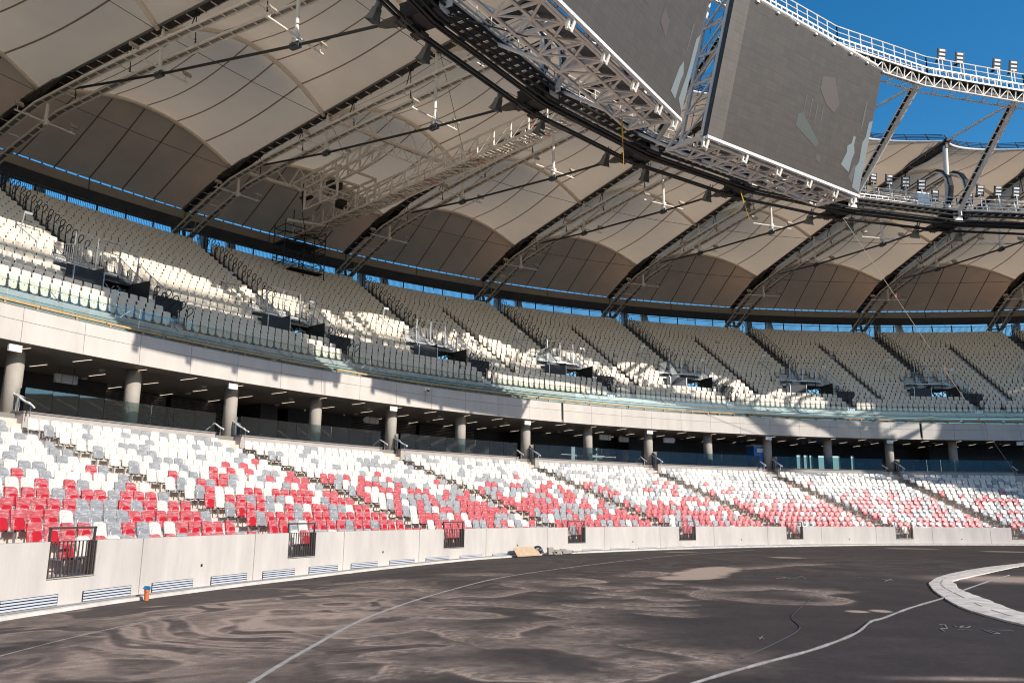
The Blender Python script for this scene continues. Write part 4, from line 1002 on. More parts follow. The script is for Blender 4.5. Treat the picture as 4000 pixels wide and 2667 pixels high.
def seat_up():
    back = MB(); plate(back, rrect(.425, .35, .05, .035), .50, lambda z: .04 + .16 * z, .028, dish=.02)
    pan = MB(); P = [(.19, .36), (-.19, .36), (-.205, .32), (-.17, .06), (-.10, .0), (.10, .0), (.17, .06), (.205, .32)]; plate(pan, P, .12, lambda z: .01 + .10 * z, .04, dish=-.015); 
    dot = MB(); dot.box((0, -.0, .41), .014, .012, .010); 
    leg = MB()
    for x in (-.235, .235): leg.bar((x, .12, 0), (x, .12, .74), .05, .04)
    leg.box((-.15, .05, .08), .05, .06, .07); leg.box((.15, .05, .08), .05, .06, .07)
    return back, pan, dot, leg
ub, up_, ud, ul = seat_up()
up = []
for i in range(NR):
    r = UR(i); al = sorted(UA + [a for a in UA2 if a > 2 and 2 <= i < 20] + ([a for a in UA3] if i < 4 else []))
    
    for a, c in zip(al[:-1], al[1:]):
        ha = (.60 if i >= 9 else .02) if a in UA else .42; hc = (.60 if i >= 9 else .02) if c in UA else .42
        k0, k1 = a + kk(r, ha), c - kk(r, hc); n = int((k1 - k0) * r * DTH / .49)
        for j in range(n):
            k = k0 + (k1 - k0) * (j + .5) / n; nn = round(k); t = (k - nn) * DTH * r
            if 3 <= i <= 5 and -2.75 < t < 3.5: continue
            if 6 <= i <= 8 and -2.2 < t < 3.0: continue
            if 9 <= i <= 9 and -1.1 < t < 1.9: continue
            if random.random() < .006: continue
            p = W(r, k, UZ(i)); q = project(p + Vector((0, 0, .6)))
            up.append(dict(i=i, j=j, n=n, k=k, p=p, d=q[2] if q and -20 < q[0] < 4020 else 1e9))
up.sort(key=lambda s: s['d'])
# label by place: count within the row from the middle of the nearest stair head
byrow = {}
for s in up:
    nn = round(s['k']); side = 'left' if s['k'] < nn else 'right'; byrow.setdefault((s['i'], nn, side), []).append(s)
for key, L_ in byrow.items():
    L_.sort(key=lambda s: abs(s['k'] - key[1]))
    for q, s in enumerate(L_): s['lab'] = (key[0], key[1], key[2], q)
VN = {-1: 'leftmost offscreen stair head', 0: 'leftmost stair head', 1: 'second stair head', 2: 'third stair head', 3: 'fourth stair head'}
pb = None
for s in up[:300]:
    if pb is None:
        pb = ub.build('tip_up_seat', 'seat_cream'); kids = [up_.build('seat_pan', 'seat_cream', pb), ud.build('hole', 'black_plastic', pb), ul.build('seat_leg', 'step_dark', pb)]; o = pb
        o['category'] = 'seat'; o['group'] = 'cream tip-up seats of the upper tier'
    else:
        o = pb.copy(); COL.objects.link(o)
        for ch in kids: d = ch.copy(); COL.objects.link(d); d.parent = o
    o.location = s['p']; o.rotation_euler = (random.uniform(-.03, .03), 0, -th(s['k']) + random.uniform(-.03, .03))
    i, n, sd, q = s['lab']; o['label'] = 'cream tip-up seat, %s row above the glass, %s %s of the %s' % (nth(i), nth(q), sd, VN.get(n, 'nearest stair head'))
rest = [(s['p'], -th(s['k']) + random.uniform(-.05, .05), 0, 0) for s in up[300:] if s['k'] < 10]
tag(merge('tip_up_seats', [(ub, 0), (up_, 0), (ud, 1), (ul, 2)], rest, ['seat_cream', 'black_plastic', 'step_dark']), 'mass of cream tip-up seats filling the upper tier beyond the nearest rows', 'seats', 'cream tip-up seats of the upper tier', 'stuff')

# timber rail and glass along the front of the upper tier
t = empty('timber_rail', W(66.85, 1, 9.93), 0, 'rough timber rail on short posts between the fascia and the upper glass', 'rail'); o0 = t.location
b = MB(); k = K0
while k < 9:
    L = kk(67, random.uniform(3.2, 4.8)); e = random.uniform(-.02, .02); b.ring([(66.80, 10.10 + e), (66.80, 10.21 + e), (66.92, 10.21 + e), (66.92, 10.10 + e)], k + kk(67, .02), k + L - kk(67, random.choice((.02, .02, .3))), .1); k += L
b.build('plank', 'timber', t, o0)
b = MB(); k = K0
while k < 9: b.ring([(66.82, 9.93), (66.82, 10.10), (66.90, 10.10), (66.90, 9.93)], k, k + kk(67, .09), .1); k += kk(67, random.uniform(1.0, 1.9))
b.build('post', 'timber', t, o0)
npl = 9
for n in range(-2, 9):
    t = at('glass_balustrade', 67.0, n + .5, 9.95, 'pale green glass balustrade below the cream seats, %s bay of the upper tier' % (od(n + 1) if n >= -1 else 'unseen'), 'balustrade', 'glass balustrades of the upper tier'); o0 = t.location; inv = Matrix.Rotation(th(n + .5), 4, 'Z')
    for q in range(npl):
        a = n + q / npl + kk(67, .008); c = n + (q + 1) / npl - kk(67, .008)
        b = MB(); b.ring([(67.0, 9.95), (67.0, 11.2), (67.02, 11.2), (67.02, 9.95)], a, c, .2); b.v = [tuple(inv @ (Vector(v) - o0)) for v in b.v]; pn = b.build('glass_pane', 'balustrade_glass', t)
        if random.random() < .5:
            b = MB(); kc = (a + c) / 2 + random.uniform(-.02, .02); z = 10.75 + random.uniform(-.1, .1); A = W(66.97, kc, z); T = Vector((math.cos(th(kc)), -math.sin(th(kc)), 0))
            b.bar(A - T * .28 - Vector((0, 0, .24)), A + T * .28 + Vector((0, 0, .24)), .055, .004); b.bar(A - T * .28 + Vector((0, 0, .24)), A + T * .28 - Vector((0, 0, .24)), .055, .0042)
            b.v = [tuple(inv @ (Vector(v) - o0)) for v in b.v]; b.build('tape_cross', 'sign_white', pn)
# hoop handrails on the stairs
b = MB(); b.tube([(0, 0, 0), (0, 0, 1.05)] + [(0, -.24 + .24 * math.cos(a), 1.05 + .17 * math.sin(a)) for a in [R_(v) for v in range(20, 250, 25)]] + [(0, -.1, .78), (0, 0, .72)], .026, 7)
hp = None; hi = 0
def hoop(r, k, z, lab):
    global hp
    if hp is None: hp = b.build('hoop_handrail', 'dark_steel'); o = hp; o['category'] = 'handrail'; o['group'] = 'hoop handrails on the upper stairs'
    else: o = hp.copy(); COL.objects.link(o)
    o.location = W(r, k, z); o.rotation_euler = (0, 0, -th(k)); o['label'] = lab
for n in range(0, 8):
    for i in range(10, NR):
        for sd in (-1, 1):
            if sd < 0 and i % 2: continue
            hoop(UR(i) - .2, n + .03 + sd * kk(UR(i), .42), UZ(i), 'dark hoop handrail, %s side of stair above %s stair head, %s row' % ('right' if sd > 0 else 'left', od(n), nth(i)))
    for i in range(0, 4):
        for sd in (-1, 1): hoop(UR(i) - .2, n + .20 + sd * kk(UR(i), .36), UZ(i), 'hoop handrail, %s side of short stair below %s stair head, %s row' % ('right' if sd > 0 else 'left', od(n), nth(i)))

# stair heads (vomitories): railing cage, panels, bracing, flight of steps
def railing(bm, pts, h=1.1, bars=True, r=.022, top2=None):
    pts = [Vector(p) for p in pts]
    for p, q in zip(pts[:-1], pts[1:]):
        bm.tube([p + Vector((0, 0, h)), q + Vector((0, 0, h))], r, 6); bm.tube([p + Vector((0, 0, .12)), q + Vector((0, 0, .12))], r * .8, 6)
        if top2: bm.tube([p + Vector((0, 0, top2)), q + Vector((0, 0, top2))], r, 6)
        if bars:
            n = max(1, int((q - p).length / .13))
            for j in range(1, n): c = p.lerp(q, j / n); bm.bar(c + Vector((0, 0, .12)), c + Vector((0, 0, h)), .014)
    for p in pts: bm.bar(p, p + Vector((0, 0, top2 or h)), .05)
RV, ZV = UR(3) - .25, UZ(3)
def stair_head():
    t = at('stair_head', RV, 0.0, ZV, '', 'stair head', 'stair heads with galvanised cages in the upper tier')
    dz = lambda i: UZ(i) - ZV; dr = lambda i: UR(i) - RV
    b = MB(); b.box((0.1, dr(8) - .1, dz(8) - .06), 2.2, .75, .05); b.box((-1.7, dr(6) - .2, dz(6) + .1), .75, .6, .03); b.build('deck', 'galvanised', t)
    b = MB(); z = dz(8); y = dr(8) - .83
    railing(b, [(-.95, y, z), (.35, y, z), (1.7, y, z)], 1.15, True, .022, 1.75)
    railing(b, [(-2.1, dr(7) - .3, dz(7)), (-.98, y, z)], 1.1, True); railing(b, [(-2.2, dr(4) - .2, dz(4)), (-2.1, dr(7) - .3, dz(7))], 1.05, False); railing(b, [(-.97, dr(4), dz(4)), (-.97, y, z)], 1.05, True)
    railing(b, [(-2.6, dr(11), dz(11)), (-1.3, dr(11), dz(11))], .9, False); railing(b, [(-2.6, dr(11), dz(11)), (-2.5, dr(8), dz(8))], .9, False)
    b.build('cage', 'galvanised', t)
    b = MB()
    for i in range(6): b.box((2.35 + .0 * i, dr(8 - i) - .3, dz(8 - i) - .1), .55, .3, .03)
    b.build('steps', 'galvanised', t)
    b = MB(); pts = [(1.78, dr(8) - .8, dz(8)), (1.78, dr(6) - .6, dz(6)), (1.78, dr(4) - .5, dz(4))]; railing(b, pts, 1.05, True); railing(b, [(2.95, p[1], p[2]) for p in pts], 1.05, True); b.build('stair_railing', 'galvanised', t)
    b = MB(); b.box((-1.75, .0, .62), .78, .03, .62); b.box((-2.75, .02, .62), .16, .03, .62); b.build('side_panel', 'navy_panel', t)
    b = MB(); b.bar((-2.55, -.04, 0), (-2.55, -.04, 1.25), .06); b.bar((-.93, -.04, -.1), (-.93, -.04, 1.25), .06); b.build('panel_post', 'galvanised', t)
    b = MB(); b.box((2.75, -.45, .15), .85, .03, .55); b.build('low_panel', 'navy_panel', t)
    b = MB()
    b.bar((-.9, 0, -.55), (1.75, 0, -.55), .08); b.box((-.93, 1.2, .6), .02, 1.2, .9); b.box((1.77, 1.2, .5), .02, 1.2, 1.0)
    for j in range(46):
        p = Vector((random.uniform(-.85, 1.7), random.uniform(.6, 4.5), random.uniform(-.6, 1.2))); a = random.choice((.7, 1.0, 2.2, 2.5)); L = random.uniform(.9, 1.9)
        d = Vector((math.cos(a), random.uniform(-.4, .4), math.sin(a))) * L; b.bar(p - d / 2, p + d / 2, .06, .05)
    for x in (-.5, .35, 1.2): b.bar((x, 2.0, -1.2), (x, 2.0, 1.9), .06)
    b.box((.4, 2.6, dz(7) - .3), 1.3, 1.0, .05)
    b.build('bracing', 'scaffold_black', t)
    b = MB(); b.bar((-2.75, dr(10), dz(10)), (-2.65, dr(10) - .1, dz(10) + 1.9), .05); b.box((-2.45, dr(10) - .1, dz(10) + 1.85), .22, .01, .07); b.bar((2.9, dr(7), dz(7)), (2.95, dr(7) - .1, dz(7) + 1.9), .05); b.box((2.75, dr(7) - .1, dz(7) + 1.85), .22, .01, .07); b.build('sign_post', 'galvanised', t)
    return t
vp = stair_head(); vp['label'] = 'leftmost galvanised stair head with navy panels among the cream seats'
for n in list(range(1, 9)):
    lab = '%s galvanised stair head from left, with navy panels, in the upper seats' % od(n) if n < 8 else 'stair head past the right edge'
    copy_at(vp, RV, n, ZV, lab)
# fence behind the last row
for n in range(-2, 9):
    t = at('top_fence', 85.75, n + .5, 21.4, 'grey vertical-bar fence against the sky behind the last row, %s bay' % (od(n + 1) if n >= -1 else 'unseen'), 'fence', 'bar fences behind the last upper row'); o0 = t.location; inv = Matrix.Rotation(th(n + .5), 4, 'Z')
    b = MB(); m_ = 118
    for q in range(m_):
        k = n + (q + .5) / m_; c = W(85.75, k, 22.35); b.box(c, .011, .011, .62)
    b.ring([(85.73, 22.92), (85.73, 22.97), (85.78, 22.97), (85.78, 22.92)], n, n + 1, .1); b.ring([(85.73, 21.8), (85.73, 21.85), (85.78, 21.85), (85.78, 21.8)], n, n + 1, .1)
    b.v = [tuple(inv @ (Vector(v) - o0)) for v in b.v]; b.build('bars', 'clamp_grey', t)
    for q in range(7):
        b = MB(); c = W(85.78, n + (q + .5) / 7, 22.2); b.box(c, .045, .045, .9)
        b.v = [tuple(inv @ (Vector(v) - o0)) for v in b.v]; b.build('post', 'dark_steel', t)
# white raking columns behind the tier
for n in range(-2, 9):
    for q, (k, lean) in enumerate(((n + .215, 0.0), (n + .375, 1.2))):
        c = W(90.3, k, 12); T = Vector((math.cos(th(k)), -math.sin(th(k)), 0)); b = MB()
        b.tube([c - T * lean * 3.5 * .0 + Vector((0, 0, 0)) + T * lean * 2.5, c + Vector((0, 0, 12)), c + T * (-lean * .25) + Vector((0, 0, 13.6))], .42, 14)
        o = b.build('raking_column', 'pylon_white', None, c); tag(o, 'white %s column behind the top fence, %s bay' % ('upright' if q == 0 else 'leaning', od(n + 1) if n >= -1 else 'unseen'), 'column', 'white columns carrying the roof ring')

# ------------------------------------------------------------------ roof: outer ring beam
def ray_r(px, py, r):
    X = (px - 2000) / FPX; Z = -(py - 1333.5) / FPX; d = F0 + RX * X + UP * Z
    a = d.x ** 2 + d.y ** 2; b = -2 * (d.x * CX + d.y * CY); c = CX * CX + CY * CY - r * r
    t = (-b + math.sqrt(b * b - 4 * a * c)) / (2 * a); p = d * t; return (math.atan2(p.x - CX, p.y - CY) - TH0) / DTH, CAM_H + d.z * t
t = empty('ring_beam', W(88, 3, 23.7), 0, 'long curved roof edge beam with beige strip and dark underside above the last seats', 'beam'); o0 = t.location
b = MB()
for i in range(-8, 26):
    a, c = i * .5 + .004, i * .5 + .496
    b.ring([(87.22, 24.36), (87.22, 25.05), (87.32, 25.05), (87.32, 24.36)], a, c, .1)
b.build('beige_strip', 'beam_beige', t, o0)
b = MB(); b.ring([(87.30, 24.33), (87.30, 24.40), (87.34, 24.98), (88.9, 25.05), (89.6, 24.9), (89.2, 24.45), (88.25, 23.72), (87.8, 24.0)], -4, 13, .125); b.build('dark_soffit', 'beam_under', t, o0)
b = MB()
for i in range(-40, 120):
    k = i * .1 + .02; c = W(88.0, k, 24.05); b.bar(W(87.34, k, 24.36), W(88.24, k, 23.68), .03, .012)
for i in range(-12, 44): k = i * .3333; b.bar(W(88.3, k, 23.70), W(88.3, k, 23.5), .05)
b.build('soffit_ribs', 'dark_steel', t, o0)
b = MB()
for i in range(-4 * 18, 12 * 18): k = i / 18; c = W(87.3, k, 25.08); b.box(c, .04, .03, .10)
b.build('cleats', 'dark_steel', t, o0)

# ------------------------------------------------------------------ roof: fabric bays with arches
VAL = [(50.9, 28.80), (53.4, 28.76), (59.2, 28.44), (69.6, 27.72), (77.5, 27.15), (80.6, 26.95), (83.8, 26.15), (87.35, 25.16)]
RISE = [(50.9, .85), (59.2, 2.05), (69.6, 2.3), (80.6, 2.05), (87.35, .06)]
ARCH = (59.2, 69.6, 80.6)
def val_z(r): return float(lerp_tab(VAL, r))
def rise(r):
    h = float(lerp_tab(RISE, r))
    for a, c, s in ((50.9, 59.2, .25), (59.2, 69.6, .62), (69.6, 80.6, .68), (80.6, 87.35, .12)):
        if a <= r <= c: h -= s * math.sin(math.pi * (r - a) / (c - a))
    return h
EDGE = 2.5
def roof_pt(i, r, u):
    e = 4 * u * (1 - u); rr_ = r + (EDGE * e * (59.2 - r) / (59.2 - 50.9) if r < 59.2 else 0)
    return W(rr_, i + .009 + .982 * u, val_z(rr_) + rise(r) * e - .0)
rows_r = list(np.linspace(50.9, 59.2, 8)) + list(np.linspace(59.2, 69.6, 11))[1:] + list(np.linspace(69.6, 80.6, 11))[1:] + list(np.linspace(80.6, 87.35, 9))[1:]
US = np.linspace(0, 1, 33)
def fabric(i, lo, hi):
    rr_ = [r for r in rows_r if lo - .01 <= r <= hi + .01]; b = MB(); b.grid([[roof_pt(i, r, u) for u in US] for r in rr_]); b.uv = [(u, v) for v in np.linspace(0, 1, len(rr_)) for u in US]; return b
BAYS = range(-2, 9)
for i in BAYS:
    lab = 'cream fabric roof bay with brown seams, %s between dark ribs' % od(i + 1) if -1 <= i <= 7 else 'cream fabric roof bay outside the picture'
    t = empty('roof_bay', W(69.6, i + .5, 28), 0, lab, 'roof bay', 'fabric roof bays'); o0 = t.location
    fabric(i, 50.9, 80.6).build('membrane', 'roof_fabric', t, o0, smooth=True); fabric(i, 80.6, 87.4).build('outer_membrane', 'outer_fabric', t, o0, smooth=True)
    for ra in ARCH:
        b = MB(); b.tube([roof_pt(i, ra, u) - Vector((0, 0, .17)) for u in np.linspace(0, 1, 25)], .15, 8); b.build('arch_tube', 'arch_steel', t, o0, smooth=True)
        b = MB(); A = W(ra, i + .03, val_z(ra) - .25); Bq = W(ra, i + .97, val_z(ra) - .25); b.tube([A, (A + Bq) / 2 - Vector((0, 0, .12)), Bq], .018, 5); b.build('tie_wire', 'cable_black', t, o0)
    # inner edge: pale edge tube and dark louvre rails above it
    b = MB(); pts = [roof_pt(i, 50.9, u) for u in np.linspace(.0, 1, 25)]; b.tube(pts, .085, 7); b.build('edge_tube', 'white_steel', t, o0)
    b = MB()
    for q in range(4): b.tube([p + Vector((0, 0, .17 + .165 * q)) + (Vector((p.x - CX, p.y - CY, 0)).normalized() * (.10 * q)) for p in pts], .028, 5)
    for p in pts[1::3]: d = Vector((p.x - CX, p.y - CY, 0)).normalized(); b.bar(p, p + Vector((0, 0, .75)) + d * .32, .06, .05)
    b.build('edge_rails', 'dark_steel', t, o0)

# ------------------------------------------------------------------ roof: per-axis things, made once at axis 0 and copied
KS = list(range(-1, 9))
def axis_label(fmt, fmt_out):
    return lambda k: fmt % AXIS[k] if 0 <= k <= 7 else fmt_out
def spread(proto, r, z, lab, ks=KS):
    proto.location = W(r, ks[0], z); proto.rotation_euler = (0, 0, -th(ks[0])); proto['label'] = lab(ks[0])
    out = {ks[0]: proto}
    for k in ks[1:]: out[k] = copy_at(proto, r, k, z, lab(k))
    return out
# rib
r0, z0 = 87.0, 24.9
L = lambda t, r, z: Vector((t, r - r0, z - z0))
def rib():
    t = at('roof_rib', r0, 0, z0, '', 'rib', 'dark ribs between the roof bays')
    b = MB(); pl = [(50.9, 28.68), (59.2, 28.32), (69.6, 27.60), (77.0, 27.05), (80.6, 26.72), (83.8, 26.0), (87.3, 25.0)]
    for p, q in zip(pl[:-1], pl[1:]): b.bar(L(0, *p), L(0, *q), .34, .12)
    b.build('channel', 'rib_dark', t)
    b = MB()
    for sx in (-1, 1):
        for p, q in zip(pl[:-1], pl[1:]): b.bar(L(.25 * sx, p[0], p[1] + .06), L(.25 * sx, q[0], q[1] + .06), .16, .05)
    b.build('flange', 'brown_rust' if False else 'tray_grey', t)
    b = MB(); rr_ = 52.0
    while rr_ < 86.5: b.bar(L(-.24, rr_, val_z(rr_) - .22), L(.24, rr_, val_z(rr_) - .22), .05, .05); b.bar(L(.24, rr_, val_z(rr_) - .22), L(.30, rr_, val_z(rr_) - .08), .05, .05); rr_ += .95
    b.build('brackets', 'tray_steel', t)
    b = MB()     # thick node plates where the first arch lands
    b.v = []; P = [(77.2, 27.0), (79.0, 27.05), (81.6, 26.7), (84.0, 25.9), (83.6, 25.75), (81.8, 26.2), (80.4, 26.15), (78.6, 26.7)]
    for sx in (-.26, .26):
        n_ = len(b.v)
        for off in (-.05, .05): b.v += [tuple(L(sx + off, r, z)) for r, z in P]
        N = len(P); b.f += [tuple(n_ + j for j in range(N)), tuple(n_ + N + j for j in reversed(range(N)))]; b.m += [0, 0]
        for j in range(N): jj = (j + 1) % N; b.f.append((n_ + j, n_ + N + j, n_ + N + jj, n_ + jj)); b.m.append(0)
    b.tube([L(-.42, 80.2, 26.45), L(.42, 80.2, 26.45)], .22, 14); b.tube([L(-.42, 81.9, 26.35), L(.42, 81.9, 26.35)], .15, 14)
    b.build('node_plate', 'rib_dark', t)
    b = MB(); b.v = []
    P = [(50.7, 28.9), (54.6, 28.86), (56.0, 28.58), (53.4, 28.30), (51.2, 28.35)]
    for off in (-.22, .22): b.v += [tuple(L(off, r, z)) for r, z in P]
    N = len(P); b.f += [tuple(range(N)), tuple(N + j for j in reversed(range(N)))]; b.m += [0, 0]
    for j in range(N): jj = (j + 1) % N; b.f.append((j, N + j, N + jj, jj)); b.m.append(0)
    b.build('tip_plate', 'dark_steel', t)
    return t
spread(rib(), r0, z0, axis_label('dark roof rib running in from the ring beam, %s of the ribs in view', 'dark roof rib outside the picture'))
# cable trays hung below the rib
TR = [(87.9, 22.85), (84.5, 24.05), (79.7, 25.42), (74.5, 25.86), (69.6, 26.1), (64, 26.28), (59.3, 26.37), (53.4, 26.4)]
def tray_z(r): return float(np.interp(r, [a for a, _ in TR[::-1]], [c for _, c in TR[::-1]]))
r0, z0 = 87.9, 22.85
def trays():
    t = at('cable_tray', r0, 0, z0, '', 'cable tray', 'pairs of cable trays under the ribs')
    for sx in (-.66, .66):
        b = MB(); rr_ = np.linspace(87.9, 53.4, 30)
        for ra, rb in zip(rr_[:-1], rr_[1:]):
            for e in (-.19, .19): b.bar(L(sx + e, ra, tray_z(ra)), L(sx + e, rb, tray_z(rb)), .075, .12)
        q = 87.5
        while q > 53.5: b.bar(L(sx - .19, q, tray_z(q) - .01), L(sx + .19, q, tray_z(q) - .01), .09, .06); q -= .85
        tr = b.build('tray', 'tray_steel', t)
        b = MB(); 
        for ra, rb in zip(rr_[:-1], rr_[1:]): b.bar(L(sx, ra, tray_z(ra) + .05), L(sx, rb, tray_z(rb) + .05), .30, .03)
        b.build('cables', 'tray_grey', tr)
    b = MB()
    for q in (55.8, 61.5, 66.8, 72.2, 77.2, 83.0): b.bar(L(-.5, q, tray_z(q) - .02), L(.5, q, tray_z(q) - .02), .06, .06)
    b.bar(L(-.66, 86.9, tray_z(86.9)), L(.66, 86.2, tray_z(86.2)), .06); b.bar(L(.66, 86.9, tray_z(86.9)), L(-.1, 85.2, tray_z(85.2)), .04); b.build('spreader', 'tray_steel', t)
    b = MB()
    for q in (55.8, 61.5, 66.8, 72.2, 77.2):
        top = L(0, q - .1, val_z(q) - .2); b.tube([top, L(-.28, q, tray_z(q) + .3)], .03, 5); b.tube([top, L(.16, q, tray_z(q) + .2)], .03, 5); b.tube([L(.16, q, tray_z(q) + .2), L(.16, q, tray_z(q) - .02)], .022, 5); b.box(top, .16, .10, .09); b.box(L(.16, q, tray_z(q) + .02), .035, .035, .12)
    b.build('hanger', 'dark_steel', t)
    for sx, sb in ((-.66, -.05), (.66, 1.3)):       # the tray turns down to the inner ring in a bend
        b = MB(); arc = [(55.4, 26.42), (54.0, 26.62), (52.9, 26.86), (52.1, 26.86), (51.45, 26.5), (51.08, 25.9), (50.98, 25.2), (51.15, 24.5), (51.6, 23.95), (52.4, 23.6)]; bx = [sx + (sb - sx) * min(1, j / 2.0) for j in range(len(arc))]
        for e in (-.17, .17): b.tube([L(x_ + e, *p) for x_, p in zip(bx, arc)], .065, 7)
        for x_, p in list(zip(bx, arc))[1:]: b.bar(L(x_ - .16, *p), L(x_ + .16, *p), .05)
        bd = b.build('bend', 'white_steel', t)
        b = MB(); arc2 = [(r - .15 * (j > 1), z + (.12 if j < 4 else -.06 if j > 6 else 0)) for j, (r, z) in enumerate(arc)]
        for e in (-.12, -.04, .04, .12): b.tube([L(x_ + e, *p) for x_, p in zip(bx, arc2)], .075, 7)
        b.build('cable_chain', 'cable_black', bd)
    return t
spread(trays(), r0, z0, axis_label('pair of slatted cable trays hanging under the %s roof rib', 'pair of cable trays outside the picture'))
# tie cables with clamps
r0, z0 = 51.9, 22.9
def tie():
    t = at('tie_cable', r0, 0, z0, '', 'cable', 'black tie cables from the inner ring to the ribs')
    b = MB(); b.tube([L(0, 53.6, 23.02), L(0, 59.2, 23.6), L(0, 69.3, 24.86), L(0, 75.0, 25.75), L(0, 80.4, 26.6)], .075, 8); b.build('rope', 'cable_black', t)
    for r, z, a in ((59.2, 23.6, .10), (69.3, 24.86, .14)):
        b = MB(); b.box(L(0, r, z - .02), .13, .30, .13); b.box(L(0, r, z + .12), .09, .2, .05); b.box(L(-.16, r, z), .03, .22, .06); b.box(L(.16, r, z), .03, .22, .06); b.build('clamp', 'clamp_grey', t)
    b = MB(); b.tube([L(0, 54.05, 23.06), L(0, 53.75, 23.03), L(0, 53.1, 22.97), L(0, 52.75, 22.94)], [.11, .20, .26, .22], 12)
    for sx in (-.2, .2): b.box(L(sx, 52.45, 22.92), .07, .45, .24)
    b.tube([L(-.34, 52.3, 22.92), L(.34, 52.3, 22.92)], .17, 14); b.build('fork_socket', 'cast_steel', t)
    return t
spread(tie(), r0, z0, axis_label('black tie cable with grey clamps running up from the inner ring to the %s rib', 'black tie cable outside the picture'))
# lighting posts hanging from the arches
def light_post(r, ztop, zbot, zbar, sz):
    global r0, z0
    r0, z0 = r, zbot
    t = at('lighting_post', r, 0, zbot, '', 'lamp post', 'white hanging posts with crossbars')
    b = MB(); b.tube([L(0, r, zbot), L(0, r, zbot + .25), L(0, r, ztop)], [.12, .105, .09], 10)
    for q in range(3): b.tube([L(0, r, zbot + .1 + .2 * q), L(0, r, zbot + .16 + .2 * q)], .135, 10)
    b.build('post', 'white_steel', t)
    b = MB(); b.tube([L(-1.85, r, zbar), L(1.85, r, zbar)], .055, 8); b.box(L(0, r, zbar), .12, .16, .12); b.bar(L(-.2, r - .12, zbar - .02), L(.2, r + .5, zbar - .08), .07); b.build('crossbar', 'white_steel', t)
    for sx in (-1.72, 1.62):
        b = MB(); b.bar(L(sx, r, zbar), L(sx, r - .1, zbar + .32), .035); b.bar(L(sx - .2, r - .1, zbar + .32), L(sx + .2, r - .1, zbar + .32), .03); b.bar(L(sx - .2, r - .1, zbar + .32), L(sx - .2, r - .2, zbar + .5), .025); b.bar(L(sx + .2, r - .1, zbar + .32), L(sx + .2, r - .2, zbar + .5), .025)
        fl = b.build('lamp_bracket', 'tray_steel', t)
        b = MB(); b.box(L(sx, r - .18, zbar + .38), .23, .07, .16, (Vector((1, 0, 0)), Vector((0, .8, -.6)), Vector((0, .6, .8)))); b.build('floodlamp', 'beam_beige', fl)
    return t
spread(light_post(59.2, 28.3, 23.72, 24.1, 1), 59.2, 23.72, axis_label('sunlit white post with lamp crossbar under the inner arch by the %s rib', 'white post outside the picture'))
spread(light_post(69.35, 27.6, 24.98, 25.25, 1), 69.35, 24.98, axis_label('white post with lamp crossbar under the middle arch by the %s rib', 'white post outside the picture'))
spread(light_post(79.7, 25.75, 24.35, 24.55, 1), 79.7, 24.35, axis_label('short post with lamp crossbar under the outer end of the %s rib', 'short post outside the picture'))
# roof supports behind the last row
r0, z0 = 86.6, 20.0
def prop():
    t = at('roof_prop', r0, 0, z0, '', 'post', 'dark props under the ring beam')
    b = MB(); b.bar(L(-.55, 86.9, 19.5), L(-.45, 88.2, 24.0), .20); b.build('leg', 'dark_steel', t)
    b = MB(); b.bar(L(.55, 86.9, 19.5), L(.45, 88.2, 24.0), .20); b.build('leg', 'dark_steel', t)
    b = MB(); b.bar(L(-.5, 87.3, 22.9), L(.5, 87.3, 22.9), .12); b.bar(L(-.5, 87.1, 22.2), L(.5, 87.3, 22.9), .08); b.build('cross', 'dark_steel', t); return t
spread(prop(), r0, z0, axis_label('dark steel prop under the ring beam at the foot of the %s rib', 'dark prop outside the picture'))

# ------------------------------------------------------------------ inner ring: cables, nodes, catwalk
CAB = [(52.42, 22.42), (52.12, 22.34), (51.36, 22.46), (51.12, 22.40), (50.88, 22.46), (50.64, 22.60), (50.50, 22.92), (50.44, 23.18), (51.70, 22.90)]
NK = list(range(-3, 13))
for q, (r, z) in enumerate(CAB):
    b = MB(); pts = [W(r, k, z) for k in NK]
    for p, s in zip(pts[:-1], pts[1:]): b.tube([p, p.lerp(s, .5) + Vector((0, 0, .012)), s], .078, 8)
    o = b.build('ring_cable', 'cable_black', None, W(r, 2, z))
    tag(o, 'thick black rope of the inner ring bundle, %s' % ['lowest on the stand side', 'second lowest on the stand side', 'middle of the bundle, upper outer strand', 'middle of the bundle, lower outer strand', 'middle of the bundle, centre strand', 'middle of the bundle, lower inner strand', 'second from top on the pitch side', 'topmost on the pitch side', 'upper strand under the catwalk deck'][q], 'cable', 'black ropes of the inner ring')
r0, z0 = 51.5, 22.3
def node():
    t = at('ring_node', r0, 0, z0, '', 'ring node', 'black steel nodes of the inner ring')
    b = MB()
    for z in (22.52, 23.24): b.box(L(0, 51.55, z), .62, .95, .03)
    for sx in (-.6, -.05, .6): b.box(L(sx, 51.55, 22.88), .03, .9, .34)
    b.box(L(0, 51.6, 22.88), .6, .03, .34); b.build('box', 'dark_steel', t)
    b = MB()
    for sy in (52.26, 51.1):
        for e in (-.58, .58): b.box(L(e, sy, 22.36 if sy > 52 else 22.62), .24, .34, .05)
    b.build('clamp_plates', 'cast_steel', t)
    b = MB()
    for sy in (52.26, 51.1):
        for e in (-.74, -.58, -.42, .42, .58, .74):
            for f in (-.26, 0, .26): b.tube([L(e, sy + f, (22.36 if sy > 52 else 22.62) - .12), L(e, sy + f, (22.36 if sy > 52 else 22.62) + .1)], .035, 6)
    b.build('bolts', 'clamp_grey', t)
    b = MB(); b.box(L(0, 50.55, 22.95), .36, .03, .36); b.box(L(0, 50.35, 23.0), .04, .2, .2)
    for e in (-.3, .3):
        for f in (-.28, 0, .28): b.box(L(e, 50.51, 22.95 + f), .03, .015, .03)
    b.build('end_plate', 'white_steel', t)
    return t
